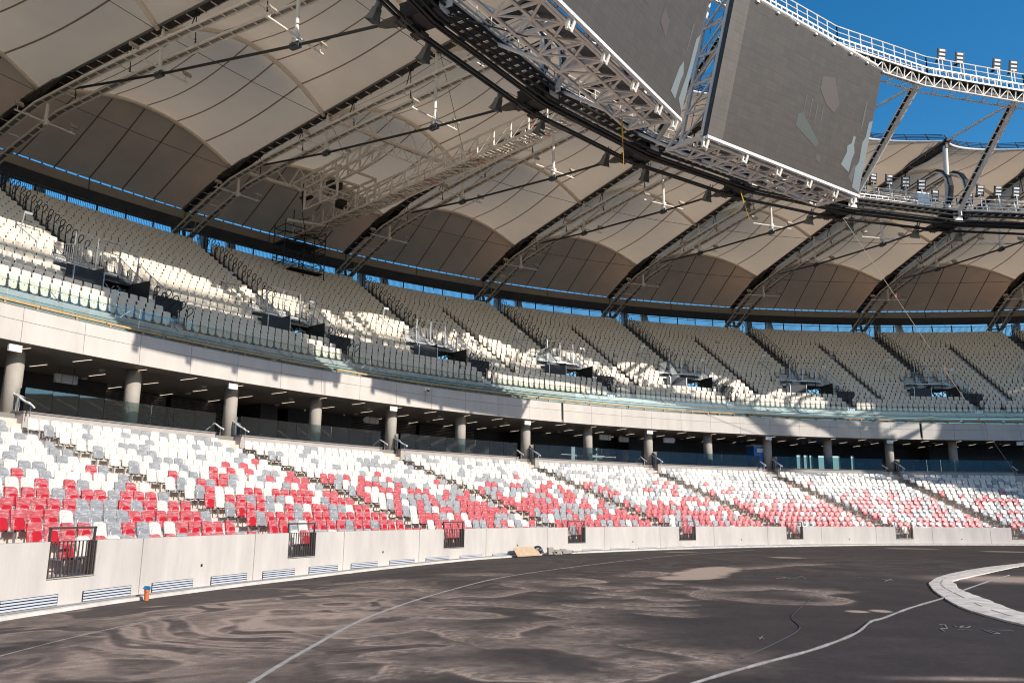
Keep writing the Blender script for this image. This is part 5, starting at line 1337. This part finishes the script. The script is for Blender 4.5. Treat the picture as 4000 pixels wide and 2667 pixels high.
spread(node(), r0, z0, lambda k: 'black bolted steel node of the inner ring, meeting the %s tie cable' % AXIS[k] if 0 <= k <= 7 else 'black ring node outside the picture', NK)
def segpts(r, i, n, dz=0): a, c = W(r, i, 0), W(r, i + 1, 0); return [a.lerp(c, j / n) + Vector((0, 0, dz)) for j in range(n + 1)]
def catwalk(i):
    t = empty('ring_catwalk', W(51.5, i + .5, 23.35), 0, 'narrow catwalk with grating and pale rails above the %s span of black ring ropes' % (AXIS[i] if 0 <= i <= 7 else 'unseen'), 'catwalk', 'catwalks on the inner ring'); o0 = t.location
    b = MB(); A, Bq = segpts(50.65, i, 14, 23.36), segpts(51.75, i, 14, 23.36)
    for j in range(14):
        if j in (0, 13): continue
        p, q, r, s = A[j].lerp(A[j + 1], .08), A[j + 1].lerp(A[j], .08), Bq[j + 1].lerp(Bq[j], .08), Bq[j].lerp(Bq[j + 1], .08); u = Vector((0, 0, .02)); b.face([p, q, r, s]); b.face([s + u, r + u, q + u, p + u])
    b.build('grating', 'dark_steel', t, o0)
    b = MB()
    for P in (A, Bq): b.bar(P[0].lerp(P[1], .6), P[-1].lerp(P[-2], .6), .07, .06)
    for j in range(1, 14): b.bar(A[j] - Vector((0, 0, .05)), Bq[j] - Vector((0, 0, .05)), .07, .05)
    b.build('frame', 'tray_steel', t, o0)
    b = MB(); E1 = segpts(50.5, i, 18, 23.42); E2 = segpts(50.5, i, 18, 23.64)
    b.bar(E1[0], E1[-1], .05, .04); b.bar(E2[0], E2[-1], .06, .07)
    for j in range(1, 18): b.bar(E1[j], E2[j], .06, .05)
    b.build('edge_beam', 'white_steel', t, o0)
    for r in (50.5, 51.85):
        b = MB(); R1 = segpts(r, i, 8, 23.64 if r < 51 else 23.4); R2 = segpts(r, i, 8, 24.22 if r < 51 else 24.45)
        b.tube([R2[0], R2[-1]], .035, 6); b.tube([p.lerp(q, .5) for p, q in zip(R1, R2)][::8], .028, 6)
        for j in range(9): b.bar(R1[j], R2[j], .05)
        b.build('railing', 'white_steel', t, o0)
for i in range(-2, 11): catwalk(i)
# horn loudspeakers hung under the ring either side of each node
r0, z0 = 52.75, 22.02
def horn():
    t = at('horn_loudspeaker', r0, 0, z0, '', 'loudspeaker', 'olive horn loudspeakers under the inner ring')
    b = MB(); ax = Vector((0, .40, -.9165)); up_ = Vector((0, .9165, .40)); sd = Vector((1, 0, 0)); c0 = Vector((0, 0, .45)); rows = []
    for s, wv in ((0, .16), (.25, .18), (.45, .23), (.6, .29)): rows.append([c0 + ax * s + sd * (x * wv) + up_ * (y * wv * .85) for x, y in ((-1, -1), (1, -1), (1, 1), (-1, 1), (-1, -1))])
    b.grid(rows); b.face(rows[0][:4]); b.build('horn', 'horn_olive', t)
    b = MB(); cc = c0 + ax * .585; b.box(cc, .265, .225, .006, (sd, up_, ax)); b.build('grille', 'lamp_body', t)
    b = MB(); b.tube([c0 - ax * .02, c0 - ax * .34], .15, 12); b.bar(c0 - ax * .1, Vector((0, -.2, .95)), .05); b.bar(c0 + Vector((.2, 0, 0)), Vector((.2, -.2, .95)), .03); b.build('driver', 'horn_olive', t)
    return t
hp_ = horn(); hs = [(k, s) for k in range(0, 8) for s in (-1, 1)]
for q, (k, s) in enumerate(hs):
    o = hp_ if q == 0 else None; lab = 'olive horn loudspeaker hanging just %s of the %s inner ring node' % ('left' if s < 0 else 'right', AXIS[k]); kq = k + s * kk(52, 1.75)
    if q == 0: hp_.location = W(r0, kq, z0); hp_.rotation_euler = (0, 0, -th(kq)); hp_['label'] = lab
    else: copy_at(hp_, r0, kq, z0, lab)
# flying masts, struts up to the inner upper ring
RU, ZU = 44.0, 28.65
r0, z0 = 51.5, 23.2
def mast():
    t = at('flying_mast', r0, 0, z0, '', 'mast', 'white masts between the two rings'); b = MB(); b.tube([L(0, 51.45, 23.2), L(0, 51.1, 28.5)], .17, 14); b.build('tube', 'white_steel', t)
    b = MB(); b.box(L(0, 51.1, 28.45), .1, .2, .14); b.build('pin_plate', 'dark_steel', t); return t
spread(mast(), r0, z0, axis_label('white upright mast from the inner ring to the tip of the %s rib', 'white mast outside the picture'))
r0, z0 = 50.4, 23.1
def strut():
    t = at('raking_strut', r0, 0, z0, '', 'strut', 'raking struts carrying the upper ring'); b = MB(); A, Bq = L(0, 50.4, 23.1), L(0, 44.25, 28.5); b.tube([A, A.lerp(Bq, .05), A.lerp(Bq, .95), Bq], [.10, .15, .15, .12], 14); b.build('tube', 'white_steel', t)
    b = MB(); b.tube([L(0, 44.3, 28.62), L(0, 50.8, 28.85)], .10, 10); b.build('upper_link', 'white_steel', t)
    b = MB(); o_ = Vector((-.30, .05, .0))
    for e in (-.14, .14): b.bar(A.lerp(Bq, .08) + o_ + Vector((e, 0, 0)), A.lerp(Bq, .97) + o_ + Vector((e, 0, 0)), .04, .06)
    for j in range(16): p = A.lerp(Bq, .08 + .89 * j / 15) + o_; b.bar(p + Vector((-.14, 0, 0)), p + Vector((.14, 0, 0)), .05)
    tr = b.build('strut_tray', 'tray_steel', t); b = MB(); b.bar(A.lerp(Bq, .08) + o_ + Vector((0, .0, .04)), A.lerp(Bq, .97) + o_ + Vector((0, 0, .04)), .22, .03); b.build('strut_cables', 'cable_black', tr); return t
spread(strut(), r0, z0, axis_label('pale raking strut with a cable tray rising from the %s ring node', 'pale raking strut outside the picture'), list(range(-1, 10)))
# upper ring catwalk
def upcat(i):
    t = empty('upper_catwalk', W(RU, i + .5, ZU), 0, 'white railed truss catwalk of the upper ring, %s span against the sky' % (AXIS[i] if 0 <= i <= 7 else 'unseen'), 'catwalk', 'white upper ring catwalks'); o0 = t.location
    b = MB()
    for r, z, w_ in ((43.75, 28.20, .10), (44.6, 28.25, .10), (44.1, 28.62, .26)): P = segpts(r, i, 1, z); b.tube([P[0], P[1]], w_ * .55, 8)
    P, Q, S = segpts(43.75, i, 12, 28.2), segpts(43.6, i, 12, 28.85), segpts(44.6, i, 12, 28.25)
    for j in range(12): b.bar(P[j], Q[j + 1] if j % 2 else Q[j], .055); b.bar(P[j], S[j + 1] if j % 2 else S[j], .05); b.bar(P[j + 1] if j % 2 == 0 else P[j], Q[j], .055)
    b.build('truss', 'white_steel', t, o0)
    b = MB()
    for r in (43.5, 44.7):
        E1, E2 = segpts(r, i, 16, 28.86), segpts(r, i, 16, 29.30); b.bar(E1[0], E1[-1], .06, .10); b.bar(E2[0], E2[-1], .07, .10)
        for j in range(17): b.bar(E1[j], E2[j], .07)
    b.build('edge_beam', 'white_steel', t, o0)
    b = MB(); A, C = segpts(43.5, i, 10, 28.93), segpts(44.7, i, 10, 28.93); 
    for j in range(10): b.face([A[j], A[j + 1], C[j + 1], C[j]])
    b.build('deck', 'dark_steel', t, o0)
    for r in (43.5, 44.7):
        b = MB(); R0, R1 = segpts(r, i, 8, 29.3), segpts(r, i, 8, 30.05); b.tube([R1[0], R1[-1]], .04, 6); b.tube([R0[0].lerp(R1[0], .5), R0[-1].lerp(R1[-1], .5)], .03, 6)
        for j in range(9): b.bar(R0[j], R1[j], .055)
        b.build('railing', 'white_steel', t, o0)
for i in range(-1, 9): upcat(i)
# floodlights
r0, z0 = 0, 0
def flood():
    t = empty('floodlight', (0, 0, 0), 0, '', 'floodlight', 'three-part floodlights on the ring catwalks')
    b = MB(); b.bar((0, 0, -1.25), (0, 0, -.28), .05); b.box((0, 0, -.3), .09, .05, .03); b.build('stand', 'white_steel', t)
    Y = Vector((-.10, .96, .22)).normalized(); X = Vector((.9946, .1036, 0)); Z = X.cross(Y); b = MB()
    for q in (-.25, 0, .25): b.box(Z * q, .27, .05, .105, (X, Y, Z)); b.box(Z * q + Y * .07, .2, .05, .07, (X, Y, Z))
    for e in (-.29, .29): b.box(X * e, .015, .035, .40, (X, Y, Z))
    b.bar(X * -.29 + Z * -.38, X * -.29 - Z * .2 + Y * .18, .03); b.bar(X * .29 + Z * -.38, X * .29 - Z * .2 + Y * .18, .03); b.bar(X * -.29 + Z * -.38, X * .29 + Z * -.38, .03); b.build('body', 'lamp_body', t)
    for q in (-.25, 0, .25): b = MB(); b.box(Z * q - Y * .054, .205, .006, .062, (X, Y, Z)); b.build('lens', 'lamp_glass', t)
    b = MB(); b.box((-.16, .25, -.36), .10, .07, .05); b.bar((-.1, .2, -.36), (0, .05, -.3), .025); b.build('ballast', 'lamp_body', t)
    return t
fp = None
FL = [('upper', 44.0, k, 30.87, r) for k, r in zip((4.248, 4.436, 4.815, 4.979), (.12, .05, .1, .02))] + [('lower', 51.0, k, z, r) for k, z, r in ((4.158, 24.41, -.05), (4.27, 25.23, .25), (4.425, 25.30, .1), (4.582, 25.29, -.1), (4.732, 25.23, -.1), (4.849, 24.51, .1), (5.159, 24.47, -.1), (5.271, 25.19, 0), (5.431, 25.21, -.05), (5.589, 25.22, 0))]
FLL = ['first floodlight from left on the upper ring catwalk, against blue sky', 'second floodlight from left on the upper ring catwalk', 'third floodlight from left on the upper ring catwalk', 'last floodlight on the upper ring catwalk near the right edge',
       'low floodlight half hidden behind the right screen corner', 'tilted floodlight just right of the right screen corner', 'second tall floodlight right of the right screen', 'third tall floodlight right of the right screen', 'fourth tall floodlight, above the white cabinet', 'small low floodlight just left of the cable bends', 'low floodlight just right of the cable bends', 'first tall floodlight right of the cable bends', 'second tall floodlight right of the cable bends', 'floodlight nearest the right edge on the lower catwalk']
for (lv, r, k, z, rz), lab in zip(FL, FLL):
    if fp is None: fp = flood(); fp.location = W(r, k, z); fp.rotation_euler = (0, 0, rz); fp['label'] = lab
    else: copy_tree(fp, W(r, k, z), rz, lab)
t = at('control_cabinet', 50.9, 4.715, 23.5, 'white equipment cabinet on the lower catwalk beside the floodlights', 'cabinet')
b = MB(); b.box((0, 0, .55), .5, .18, .5); b.build('box', 'sign_white', t); b = MB(); b.box((0, -.185, .55), .44, .006, .44); b.build('door', 'sign_white', t)

# ------------------------------------------------------------------ video screens
def screen(k0, k1, label, gid):
    BL, BR_, TL, TRr = W(44.70, k0, 20.40), W(44.70, k1, 20.40), W(42.70, k0, 27.58), W(42.70, k1, 27.58)
    base = (BL + BR_) / 2; t = empty('video_screen', base, -th((k0 + k1) / 2), label, 'screen', 'video screens under the upper ring')
    X = (BR_ - BL).normalized(); Y = (TL - BL).normalized(); Wd = (BR_ - BL).length; Hd = (TL - BL).length; N = X.cross(Y).normalized()
    if N.dot(Vector((CX, CY, 0)) - base) < 0: N = -N          # N points to the pitch
    inv = Matrix.Rotation(th((k0 + k1) / 2), 4, 'Z')
    def S(x, y, d=0): return inv @ (BL + X * (x * Wd) + Y * (y * Hd) - N * d - base)     # d metres behind the face
    b = MB(); b.face([S(0, 0), S(1, 0), S(1, 1), S(0, 1)]); b.uv = [(0, 0), (1, 0), (1, 1), (0, 1)]; pn = b.build('led_face', 'led_panel', t)
    b = MB(); b.face([S(0, 0, .04), S(0, 1, .04), S(1, 1, .04), S(1, 0, .04)]); b.face([S(0, 0, .30), S(0, 1, .30), S(1, 1, .30), S(1, 0, .30)])
    for p, q in (((0, 0), (1, 0)), ((1, 0), (1, 1)), ((1, 1), (0, 1)), ((0, 1), (0, 0))): b.face([S(*p, .04), S(*q, .04), S(*q, .30), S(*p, .30)])
    b.build('casing', 'clamp_grey', t)
    # the dim picture on the screen: pale standing shape, pale jagged block, dark-teal group, reddish haze
    def poly(pts, mt, d):
        bb = MB(); bb.face([S(x, y, d) for x, y in pts]); bb.build('picture_patch', mt, pn)
    if gid:
        poly([(.835, .175), (.90, .14), (.905, .25), (.915, .30), (.90, .36), (.902, .42), (.885, .425), (.88, .36), (.855, .33), (.86, .28)], 'screen_pale', -.012)
        poly([(.945, .04), (1.0, .02), (1.0, .60), (.975, .57), (.972, .45), (.955, .40), (.96, .25), (.942, .2)], 'screen_pale', -.012)
        poly([(.905, .10), (.935, .07), (.945, .20), (.925, .22)], 'screen_dim', -.011)
        poly([(.925, .48), (.932, .48), (.938, .60), (.934, .74), (.926, .70)], 'screen_dim', -.012)
        poly([(.49, .31), (.64, .22), (.66, .26), (.60, .33), (.52, .42), (.49, .40)], 'screen_teal', -.010)
        poly([(.60, .74), (.68, .77), (.745, .60), (.72, .52), (.66, .55), (.60, .64)], 'screen_red', -.010)
        poly([(.655, .135), (.69, .12), (.69, .17), (.66, .18)], 'screen_red', -.010)
        for q in range(4): poly([(.52 + .04 * q, .40 - .01 * q), (.524 + .04 * q, .40 - .01 * q), (.526 + .04 * q, .56 - .015 * q), (.52 + .04 * q, .56 - .015 * q)], 'screen_dim', -.011)
    else:
        poly([(.885, .10), (.93, .08), (.935, .20), (.945, .26), (.925, .33), (.905, .27)], 'screen_pale', -.012)
        poly([(.955, .10), (1.0, .04), (1.0, .58), (.975, .52), (.972, .30)], 'screen_pale', -.012)
        poly([(.925, .40), (.932, .40), (.938, .60), (.926, .58)], 'screen_dim', -.012)
        poly([(.50, .62), (.66, .50), (.68, .62), (.56, .82), (.50, .80)], 'screen_teal', -.010)
        poly([(.70, .40), (.76, .34), (.76, .44), (.71, .50)], 'screen_red', -.010)
    b = MB(); b.bar(S(-.004, -.012, -.03), S(1.004, -.012, -.03), .16, .16); b.bar(S(-.002, -.03, .25), S(1.002, -.03, .25), .12, .10)
    b.build('bottom_rail', 'sign_white', t)
    for x in [.01, .24, .455, .66, .85, .985]:
        b = MB(); b.bar(S(x, -.02, -.04), S(x, -.085, .02), .16, .05); b.bar(S(x - .015, -.01, .1), S(x - .015, -.085, .1), .14, .10); b.box(S(x - .01, -.075, .07), .09, .06, .05); b.build('lifting_bracket', 'white_steel', t)
    # lattice under and behind the screen
    D1, D2 = .55, 2.7; n = 8; b = MB()
    y1, y2 = -.02, -.115
    for d, y in ((D1, y1), (1.5, -.045), (D2, -.075)): b.bar(S(0, y, d), S(1, y, d), .13, .11)
    for j in range(n + 1):
        x = j / n; b.bar(S(x, y1, D1), S(x, -.075, D2), .12, .10); b.bar(S(x, y1, .3), S(x, y1, D1), .10)
        if j < n:
            x2 = (j + 1) / n; xm = (j + .5) / n
            b.bar(S(x, y1, D1), S(xm, -.045, 1.5), .09, .07); b.bar(S(xm, -.045, 1.5), S(x2, y1, D1), .09, .07); b.bar(S(xm, -.045, 1.5), S(x, -.075, D2), .09, .07); b.bar(S(xm, -.045, 1.5), S(x2, -.075, D2), .09, .07)
    b.build('bottom_truss', 'white_steel', t)
    b = MB()
    for j in range(n): x = (j + .12) / n; x2 = (j + .88) / n; b.face([S(x, .0, .50), S(x2, .0, .50), S(x2, -.02, 1.35), S(x, -.02, 1.35)])
    b.build('walkway_panels', 'clamp_grey', t)
    # upright frames at the ends and in the middle
    for x, nm in ((0.0, 'side_frame'), (1.0, 'side_frame'), (.5, 'middle_frame'), (.25, 'middle_frame'), (.75, 'middle_frame')):
        b = MB(); D = 1.75
        b.bar(S(x, 0, .36), S(x, 1.0, .36), .14, .14); b.bar(S(x, -.05, D), S(x, 1.0, D), .17, .15); m_ = 5
        for j in range(m_ + 1):
            y = j / m_; b.bar(S(x, y, .36), S(x, y - .03, D), .12, .10)
            if j < m_: b.bar(S(x, y - .03, D), S(x, (j + 1) / m_, .36), .10, .09)
        b.bar(S(x, -.01, .36), S(x, -.075, D2), .16, .13); b.bar(S(x, .12, D), S(x, -.075, D2), .14, .12); b.build(nm, 'white_steel', t)
    b = MB()
    for j in range(4):
        y = .08 + .22 * j
        for dd in (.7, 1.4): b.bar(S(0.012, y, dd), S(.012, y + .15, dd), .03)
        b.bar(S(.012, y + .15, .5), S(.012, y + .15, 1.6), .03); b.bar(S(.012, y + .08, .5), S(.012, y + .08, 1.6), .03)
    b.build('ladder_guard', 'galvanised', t)
    b = MB()
    for d in (.36, 1.75): b.bar(S(0, 1.0, d), S(1, 1.0, d), .13, .12)
    b.tube([S(0, 1.06, .5), S(1, 1.06, .5)], .10, 10)
    for j in range(n + 1): x = j / n; b.bar(S(x, 1.0, .02), S(x, 1.05, .5), .10, .12); b.box(S(x, .995, -.01), .10, .08, .06)
    b.build('top_rail', 'white_steel', t)
    b = MB()       # arms back to the inner ring
    for x in (.12, .5, .88):
        for k_ in (0,):
            p = inv @ (W(50.6, k0 + (k1 - k0) * x, 23.2) - base); b.tube([S(x, -.06, D2 - .1), p], .09, 8); b.tube([S(x, .55, 1.75), p], .07, 8)
    b.build('support_arm', 'white_steel', t)
    return t
screen(1.598, 3.298, 'right-hand grey video screen with pale figures, white frame, before the blue sky', 1)
screen(-.42, 1.28, 'left-hand grey video screen cut by the top edge, white lattice beneath', 0)

# ------------------------------------------------------------------ radial gantry hung under the roof, trolley frame, scaffold tower
KG = 1.60; GR0, GR1, GZ = 53.6, 84.8, 24.45
t = at('radial_gantry', GR1, KG, GZ, 'long white truss gangway under the roof from the inner ring to the scaffold tower', 'gangway'); r0, z0 = GR1, GZ
nb = 20; rs_ = np.linspace(GR1, GR0, nb + 1)
for sx in (-.62, .62):
    b = MB(); b.bar(L(sx, GR1, GZ), L(sx, GR0, GZ), .12, .16); b.bar(L(sx, GR1, GZ + 1.25), L(sx, GR0, GZ + 1.25), .11, .12); b.bar(L(sx, GR1, GZ + .62), L(sx, GR0, GZ + .62), .05)
    for j in range(nb + 1):
        b.bar(L(sx, rs_[j], GZ), L(sx, rs_[j], GZ + 1.25), .10, .10)
        if j < nb: b.bar(L(sx, rs_[j], GZ), L(sx, rs_[j + 1], GZ + 1.25), .06, .06)
    b.build('side_truss', 'tray_steel', t)
b = MB()
for j in range(nb):
    b.bar(L(-.62, rs_[j], GZ - .06), L(.62, rs_[j + 1], GZ - .06), .06, .06); b.bar(L(-.62, rs_[j], GZ - .02), L(.62, rs_[j], GZ - .02), .10, .08)
b.build('floor_bracing', 'tray_steel', t)
b = MB(); q = GR1 - .2
while q > GR0: b.bar(L(-.55, q, GZ + .05), L(.55, q, GZ + .05), .16, .05); q -= .34
b.build('treads', 'beam_beige', t)
b = MB()
for q in (56.2, 62.0, 66.8, 70.8): b.tube([L(-.66, q + .1, GZ + .6), L(-.68, q, GZ - .1), L(0, q - .1, GZ - .14), L(.5, q - .25, GZ - .14)], .028, 5)
b.build('orange_cord', 'orange_tag', t)
b = MB(); b.bar(L(0, GR0, GZ + .1), L(0, 52.2, 23.6), .12); b.bar(L(-.6, GR0 + .2, GZ), L(-.3, 52.0, 23.4), .08); b.build('end_link', 'white_steel', t)
# straight tubes between the ribs that carry the trolley
for ra, lab in ((80.6, 'long white tube with web bracing between the second and third ribs, outer one'), (69.6, 'long white tube with web bracing between the second and third ribs, inner one')):
    A, C = W(ra, 1.03, val_z(ra) - .15), W(ra, 1.97, val_z(ra) - .15); t = empty('tie_tube', A, 0, lab, 'tube', 'white braced tubes between two ribs'); b = MB(); b.tube([A, C], .17, 12); b.build('tube', 'tray_steel', t, A)
    b = MB()
    for j in range(5): p = A.lerp(C, .15 + .17 * j); q = A.lerp(C, .23 + .17 * j); u = (.235 + .17 * j); pt_ = roof_pt(1, ra, u) - Vector((0, 0, .25)); b.tube([p, pt_], .05, 6); b.tube([A.lerp(C, .32 + .17 * j), pt_], .05, 6)
    d1, d2 = A.lerp(C, .30) - Vector((0, 0, .95)), A.lerp(C, .68) - Vector((0, 0, .95))
    if ra < 75:
        b.bar(d1, d2, .09); b.bar(A.lerp(C, .30), d1, .12); b.bar(A.lerp(C, .68), d2, .12)
        for j in range(4): b.bar(d1.lerp(d2, j / 4), A.lerp(C, .30 + .38 * (j + .5) / 4), .06); b.bar(d1.lerp(d2, (j + 1) / 4), A.lerp(C, .30 + .38 * (j + .5) / 4), .06)
    b.build('web', 'tray_steel', t, A)
r0, z0 = 80.4, 26.0
t = at('trolley_frame', r0, 1.40, z0, 'boxy white steel trolley frame hanging between gangway and fabric roof', 'frame')
for sx in (-.55, .55):
    b = MB(); zt, zb_ = 27.1, 26.15; b.bar(L(sx, 80.4, zt), L(sx, 69.8, zt + .45), .14, .16); b.bar(L(sx, 79.2, zb_), L(sx, 71.0, zb_ + .45), .14, .16); b.bar(L(sx, 80.4, zt), L(sx, 79.2, zb_), .14, .14); b.bar(L(sx, 69.8, zt + .45), L(sx, 71.0, zb_ + .45), .14, .14)
    for j in range(6): r = 79.0 - 1.5 * j; b.bar(L(sx, r, zb_ + (79.2 - r) * .055), L(sx, r, zt + (80.4 - r) * .042), .12, .10); b.bar(L(sx, r, zb_ + (79.2 - r) * .055), L(sx, r - 1.5, zt + (80.4 - r + 1.5) * .042), .06)
    b.build('beam', 'tray_steel', t)
b = MB()
for r in (78.6, 76.4, 74.2):
    for tx in (-.5, 2.9): b.bar(L(tx, r, 24.5), L(tx, r, 26.9), .14, .14)
    b.bar(L(-.5, r, 26.85), L(2.9, r, 26.85), .14, .14); b.bar(L(-.5, r, 25.85), L(2.9, r, 25.85), .10)
for tx in (-.5, 2.9):
    b.bar(L(tx, 78.6, 26.85), L(tx, 74.2, 26.85), .14); b.bar(L(tx, 78.6, 25.6), L(tx, 74.2, 25.6), .10); b.bar(L(-.5, 78.6, 26.85), L(2.9, 78.6, 26.85), .10); b.bar(L(tx, 78.6, 24.5), L(tx, 74.2, 24.5), .12); b.bar(L(tx, 78.6, 24.5), L(tx, 76.4, 25.6), .07); b.bar(L(tx, 74.2, 24.5), L(tx, 76.4, 25.6), .07)
for j in range(6): b.bar(L(-.5 + .6 * j, 78.6, 26.85), L(-.3 + .6 * j, 76.4, 26.85), .07)
b.build('cage', 'tray_steel', t)
b = MB(); b.box(L(.8, 76.6, 26.35), .5, .4, .25); b.box(L(1.9, 77.2, 25.3), .35, .3, .3); b.box(L(-.1, 79.0, 25.75), .3, .5, .08); b.tube([L(-.5, 78.8, 26.7), L(-.55, 78.9, 25.6), L(-.45, 78.8, 24.6)], .06, 6); b.tube([L(-.45, 78.9, 24.4), L(.4, 79.6, 22.9), L(1.6, 79.8, 23.1), L(2.2, 79.4, 24.3)], .03, 6); b.build('winch_gear', 'dark_steel', t)
b = MB(); b.tube([L(-.6, 80.8, 24.2), L(2.6, 80.0, 24.35)], .13, 10); b.build('cross_tube', 'tray_steel', t)
t = at('scaffold_tower', 84.0, 1.575, 21.0, 'black tube scaffold tower with platform standing on the last rows under the gangway', 'scaffold'); b = MB()
T = lambda x, y, z: Vector((x, y, z)); xs_ = (-1.9, -.1, 1.9); ys_ = (-.9, .9)
for x in xs_:
    for y in ys_: b.tube([T(x, y, -.3 if x > -1 else .2), T(x, y, 4.2 if x < 1 else 3.8)], .04, 6)
for z in (.6, 1.3, 2.0, 2.5, 3.2, 3.8):
    for y in ys_: b.tube([T(-1.9, y, z), T(1.9, y, z)], .035, 6)
    for x in xs_: b.tube([T(x, -.9, z), T(x, .9, z)], .035, 6)
for y in ys_:
    b.tube([T(-1.9, y, .6), T(-.1, y, 2.0)], .035, 6); b.tube([T(1.9, y, .6), T(-.1, y, 2.0)], .035, 6); b.tube([T(-1.9, y, 2.5), T(1.9, y, 4.0)], .035, 6); b.tube([T(1.9, y, 2.6), T(.2, y, 3.9)], .035, 6)
b.tube([T(-1.2, -.9, 3.8), T(-1.2, -.9, 5.2)], .04, 6); b.tube([T(-1.6, -.9, 4.0), T(.4, -.9, 4.9)], .035, 6)
for q in range(9): b.tube([T(.3 + .02 * q, -.95, .1 + q * .28), T(.8 + .02 * q, -.95, .1 + q * .28)], .025, 5)
b.build('tubes', 'scaffold_black', t)
b = MB(); b.box((-.3, 0, 2.42), 1.6, .85, .05); b.box((.3, 0, .25), 1.5, .9, .05); b.box((.2, .9, .55), 1.4, .03, .25); b.build('platform', 'scaffold_black', t)
b = MB()
for j in range(14): p = T(random.uniform(-1.2, 1.2), random.uniform(-.7, .7), random.uniform(-.6, .2)); d = Vector((random.choice((-1, 1)), .3, .6)) * .6; b.bar(p - d, p + d, .05)
b.build('base_braces', 'scaffold_black', t)

# ropes and straps
def rope_thing(name, pts, rad, mt, label, cat):
    b = MB(); b.tube(pts, rad, 6); return tag(b.build(name, mt, None, pts[-1]), label, cat)
k_, z_ = ray_r(3292, 850, 51.3); A = W(51.3, k_, z_); k2, z2 = ray_r(3962, 1842, 66.8); Bq = W(66.8, k2, z2)
t = empty('guy_rope', Bq, 0, 'thin pale guy rope with orange markers slanting from the ring down past the stands', 'rope'); b = MB(); b.tube([A, A.lerp(Bq, .5) - Vector((0, 0, .15)), Bq], .022, 6); b.build('line', 'rope', t, Bq)
for tx in (3500, 3690, 3825):
    best = min((abs(project(A.lerp(Bq, s / 400))[0] - tx), s) for s in range(401)); p = A.lerp(Bq, best[1] / 400); b = MB(); b.box(p, .045, .02, .12); b.bar(p + Vector((0, 0, .1)), p + Vector((.06, 0, .2)), .03); b.build('marker', 'orange_tag', t, Bq)
for (x0, y0, x1, y1, r, lab) in ((2428, 425, 2437, 662, 47.0, 'yellow strap hanging from the lattice of the left screen'), (2892, 745, 2928, 860, 51.2, 'yellow strap hanging from the fourth ring node'), (2415, 440, 2422, 480, 47.2, 'short yellow sling end beside the hanging strap under the left screen')):
    ka, za = ray_r(x0, y0, r); kb_, zb_ = ray_r(x1, y1, r); b = MB(); A, Bq = W(r, ka, za), W(r, kb_, zb_); b.bar(A, A.lerp(Bq, .5), .07, .02, (0, 1, 0)); b.bar(A.lerp(Bq, .5), Bq, .06, .02, (1, 0, 0)); tag(b.build('yellow_strap', 'yellow_strap', None, A), lab, 'strap')
ka, za = ray_r(2360, 385, 48.0); kb_, zb_ = ray_r(2450, 515, 50.5); rope_thing('stay_rope', [W(50.5, kb_, zb_), W(48.0, ka, za)], .035, 'cable_black', 'short black stay rope slanting under the left screen lattice', 'rope')
A = W(51.3, .03, 23.1); k_, z_ = ray_r(2060, 145, 46.5); rope_thing('stay_rope', [W(46.5, k_, z_), A], .03, 'cable_black', 'long black stay rope from the leftmost ring node to the left screen', 'rope')
for (x0, y0, x1, y1, r0_, r1_, lab) in ((1350, 620, 1300, 495, 70, 69, 'thin black wire dangling between the second and third roof bays'), (1720, 210, 1810, 590, 59, 62, 'thin black wire hanging from the inner arch of the second roof bay')):
    ka, za = ray_r(x0, y0, r0_); kb_, zb_ = ray_r(x1, y1, r1_); rope_thing('wire', [W(r0_, ka, za), W(r1_, kb_, zb_)], .016, 'cable_black', lab, 'wire')

# ------------------------------------------------------------------ the rest of the bowl, behind the camera
b = MB(); k0, k1 = 11.0, 32.19
b.ring([(51.6, -.5), (51.6, 1.16), (52.2, .5), (66.8, 4.9), (66.9, 5.7), (76, 5.65), (76, 8.43), (66.45, 8.43), (66.42, 9.9), (68.8, 11.3), (85.2, 21.8), (86, 21.8), (86, 9), (79, 5), (79, -.5)], k0, k1, .5)
tag(b.build('stadium_bowl', 'fascia_concrete'), kind='structure')
b = MB(); b.ring([(87.3, 24.3), (87.3, 25.0), (89.5, 24.8), (88.3, 23.7)], 13, 15, .5); tag(b.build('roof_ring', 'beam_under'), kind='structure')
b = MB(); V = []; uv = []
for i in list(range(9, 14)):
    n_ = len(b.v); b.grid([[roof_pt(i, r, u) for u in np.linspace(0, 1, 9)] for r in (50.9, 55, 59.2, 64, 69.6, 75, 80.6, 87.35)]); uv += [(u, 0) for r in range(8) for u in np.linspace(0, 1, 9)]
b.uv = uv; tag(b.build('stadium_roof', 'roof_fabric'), kind='structure')
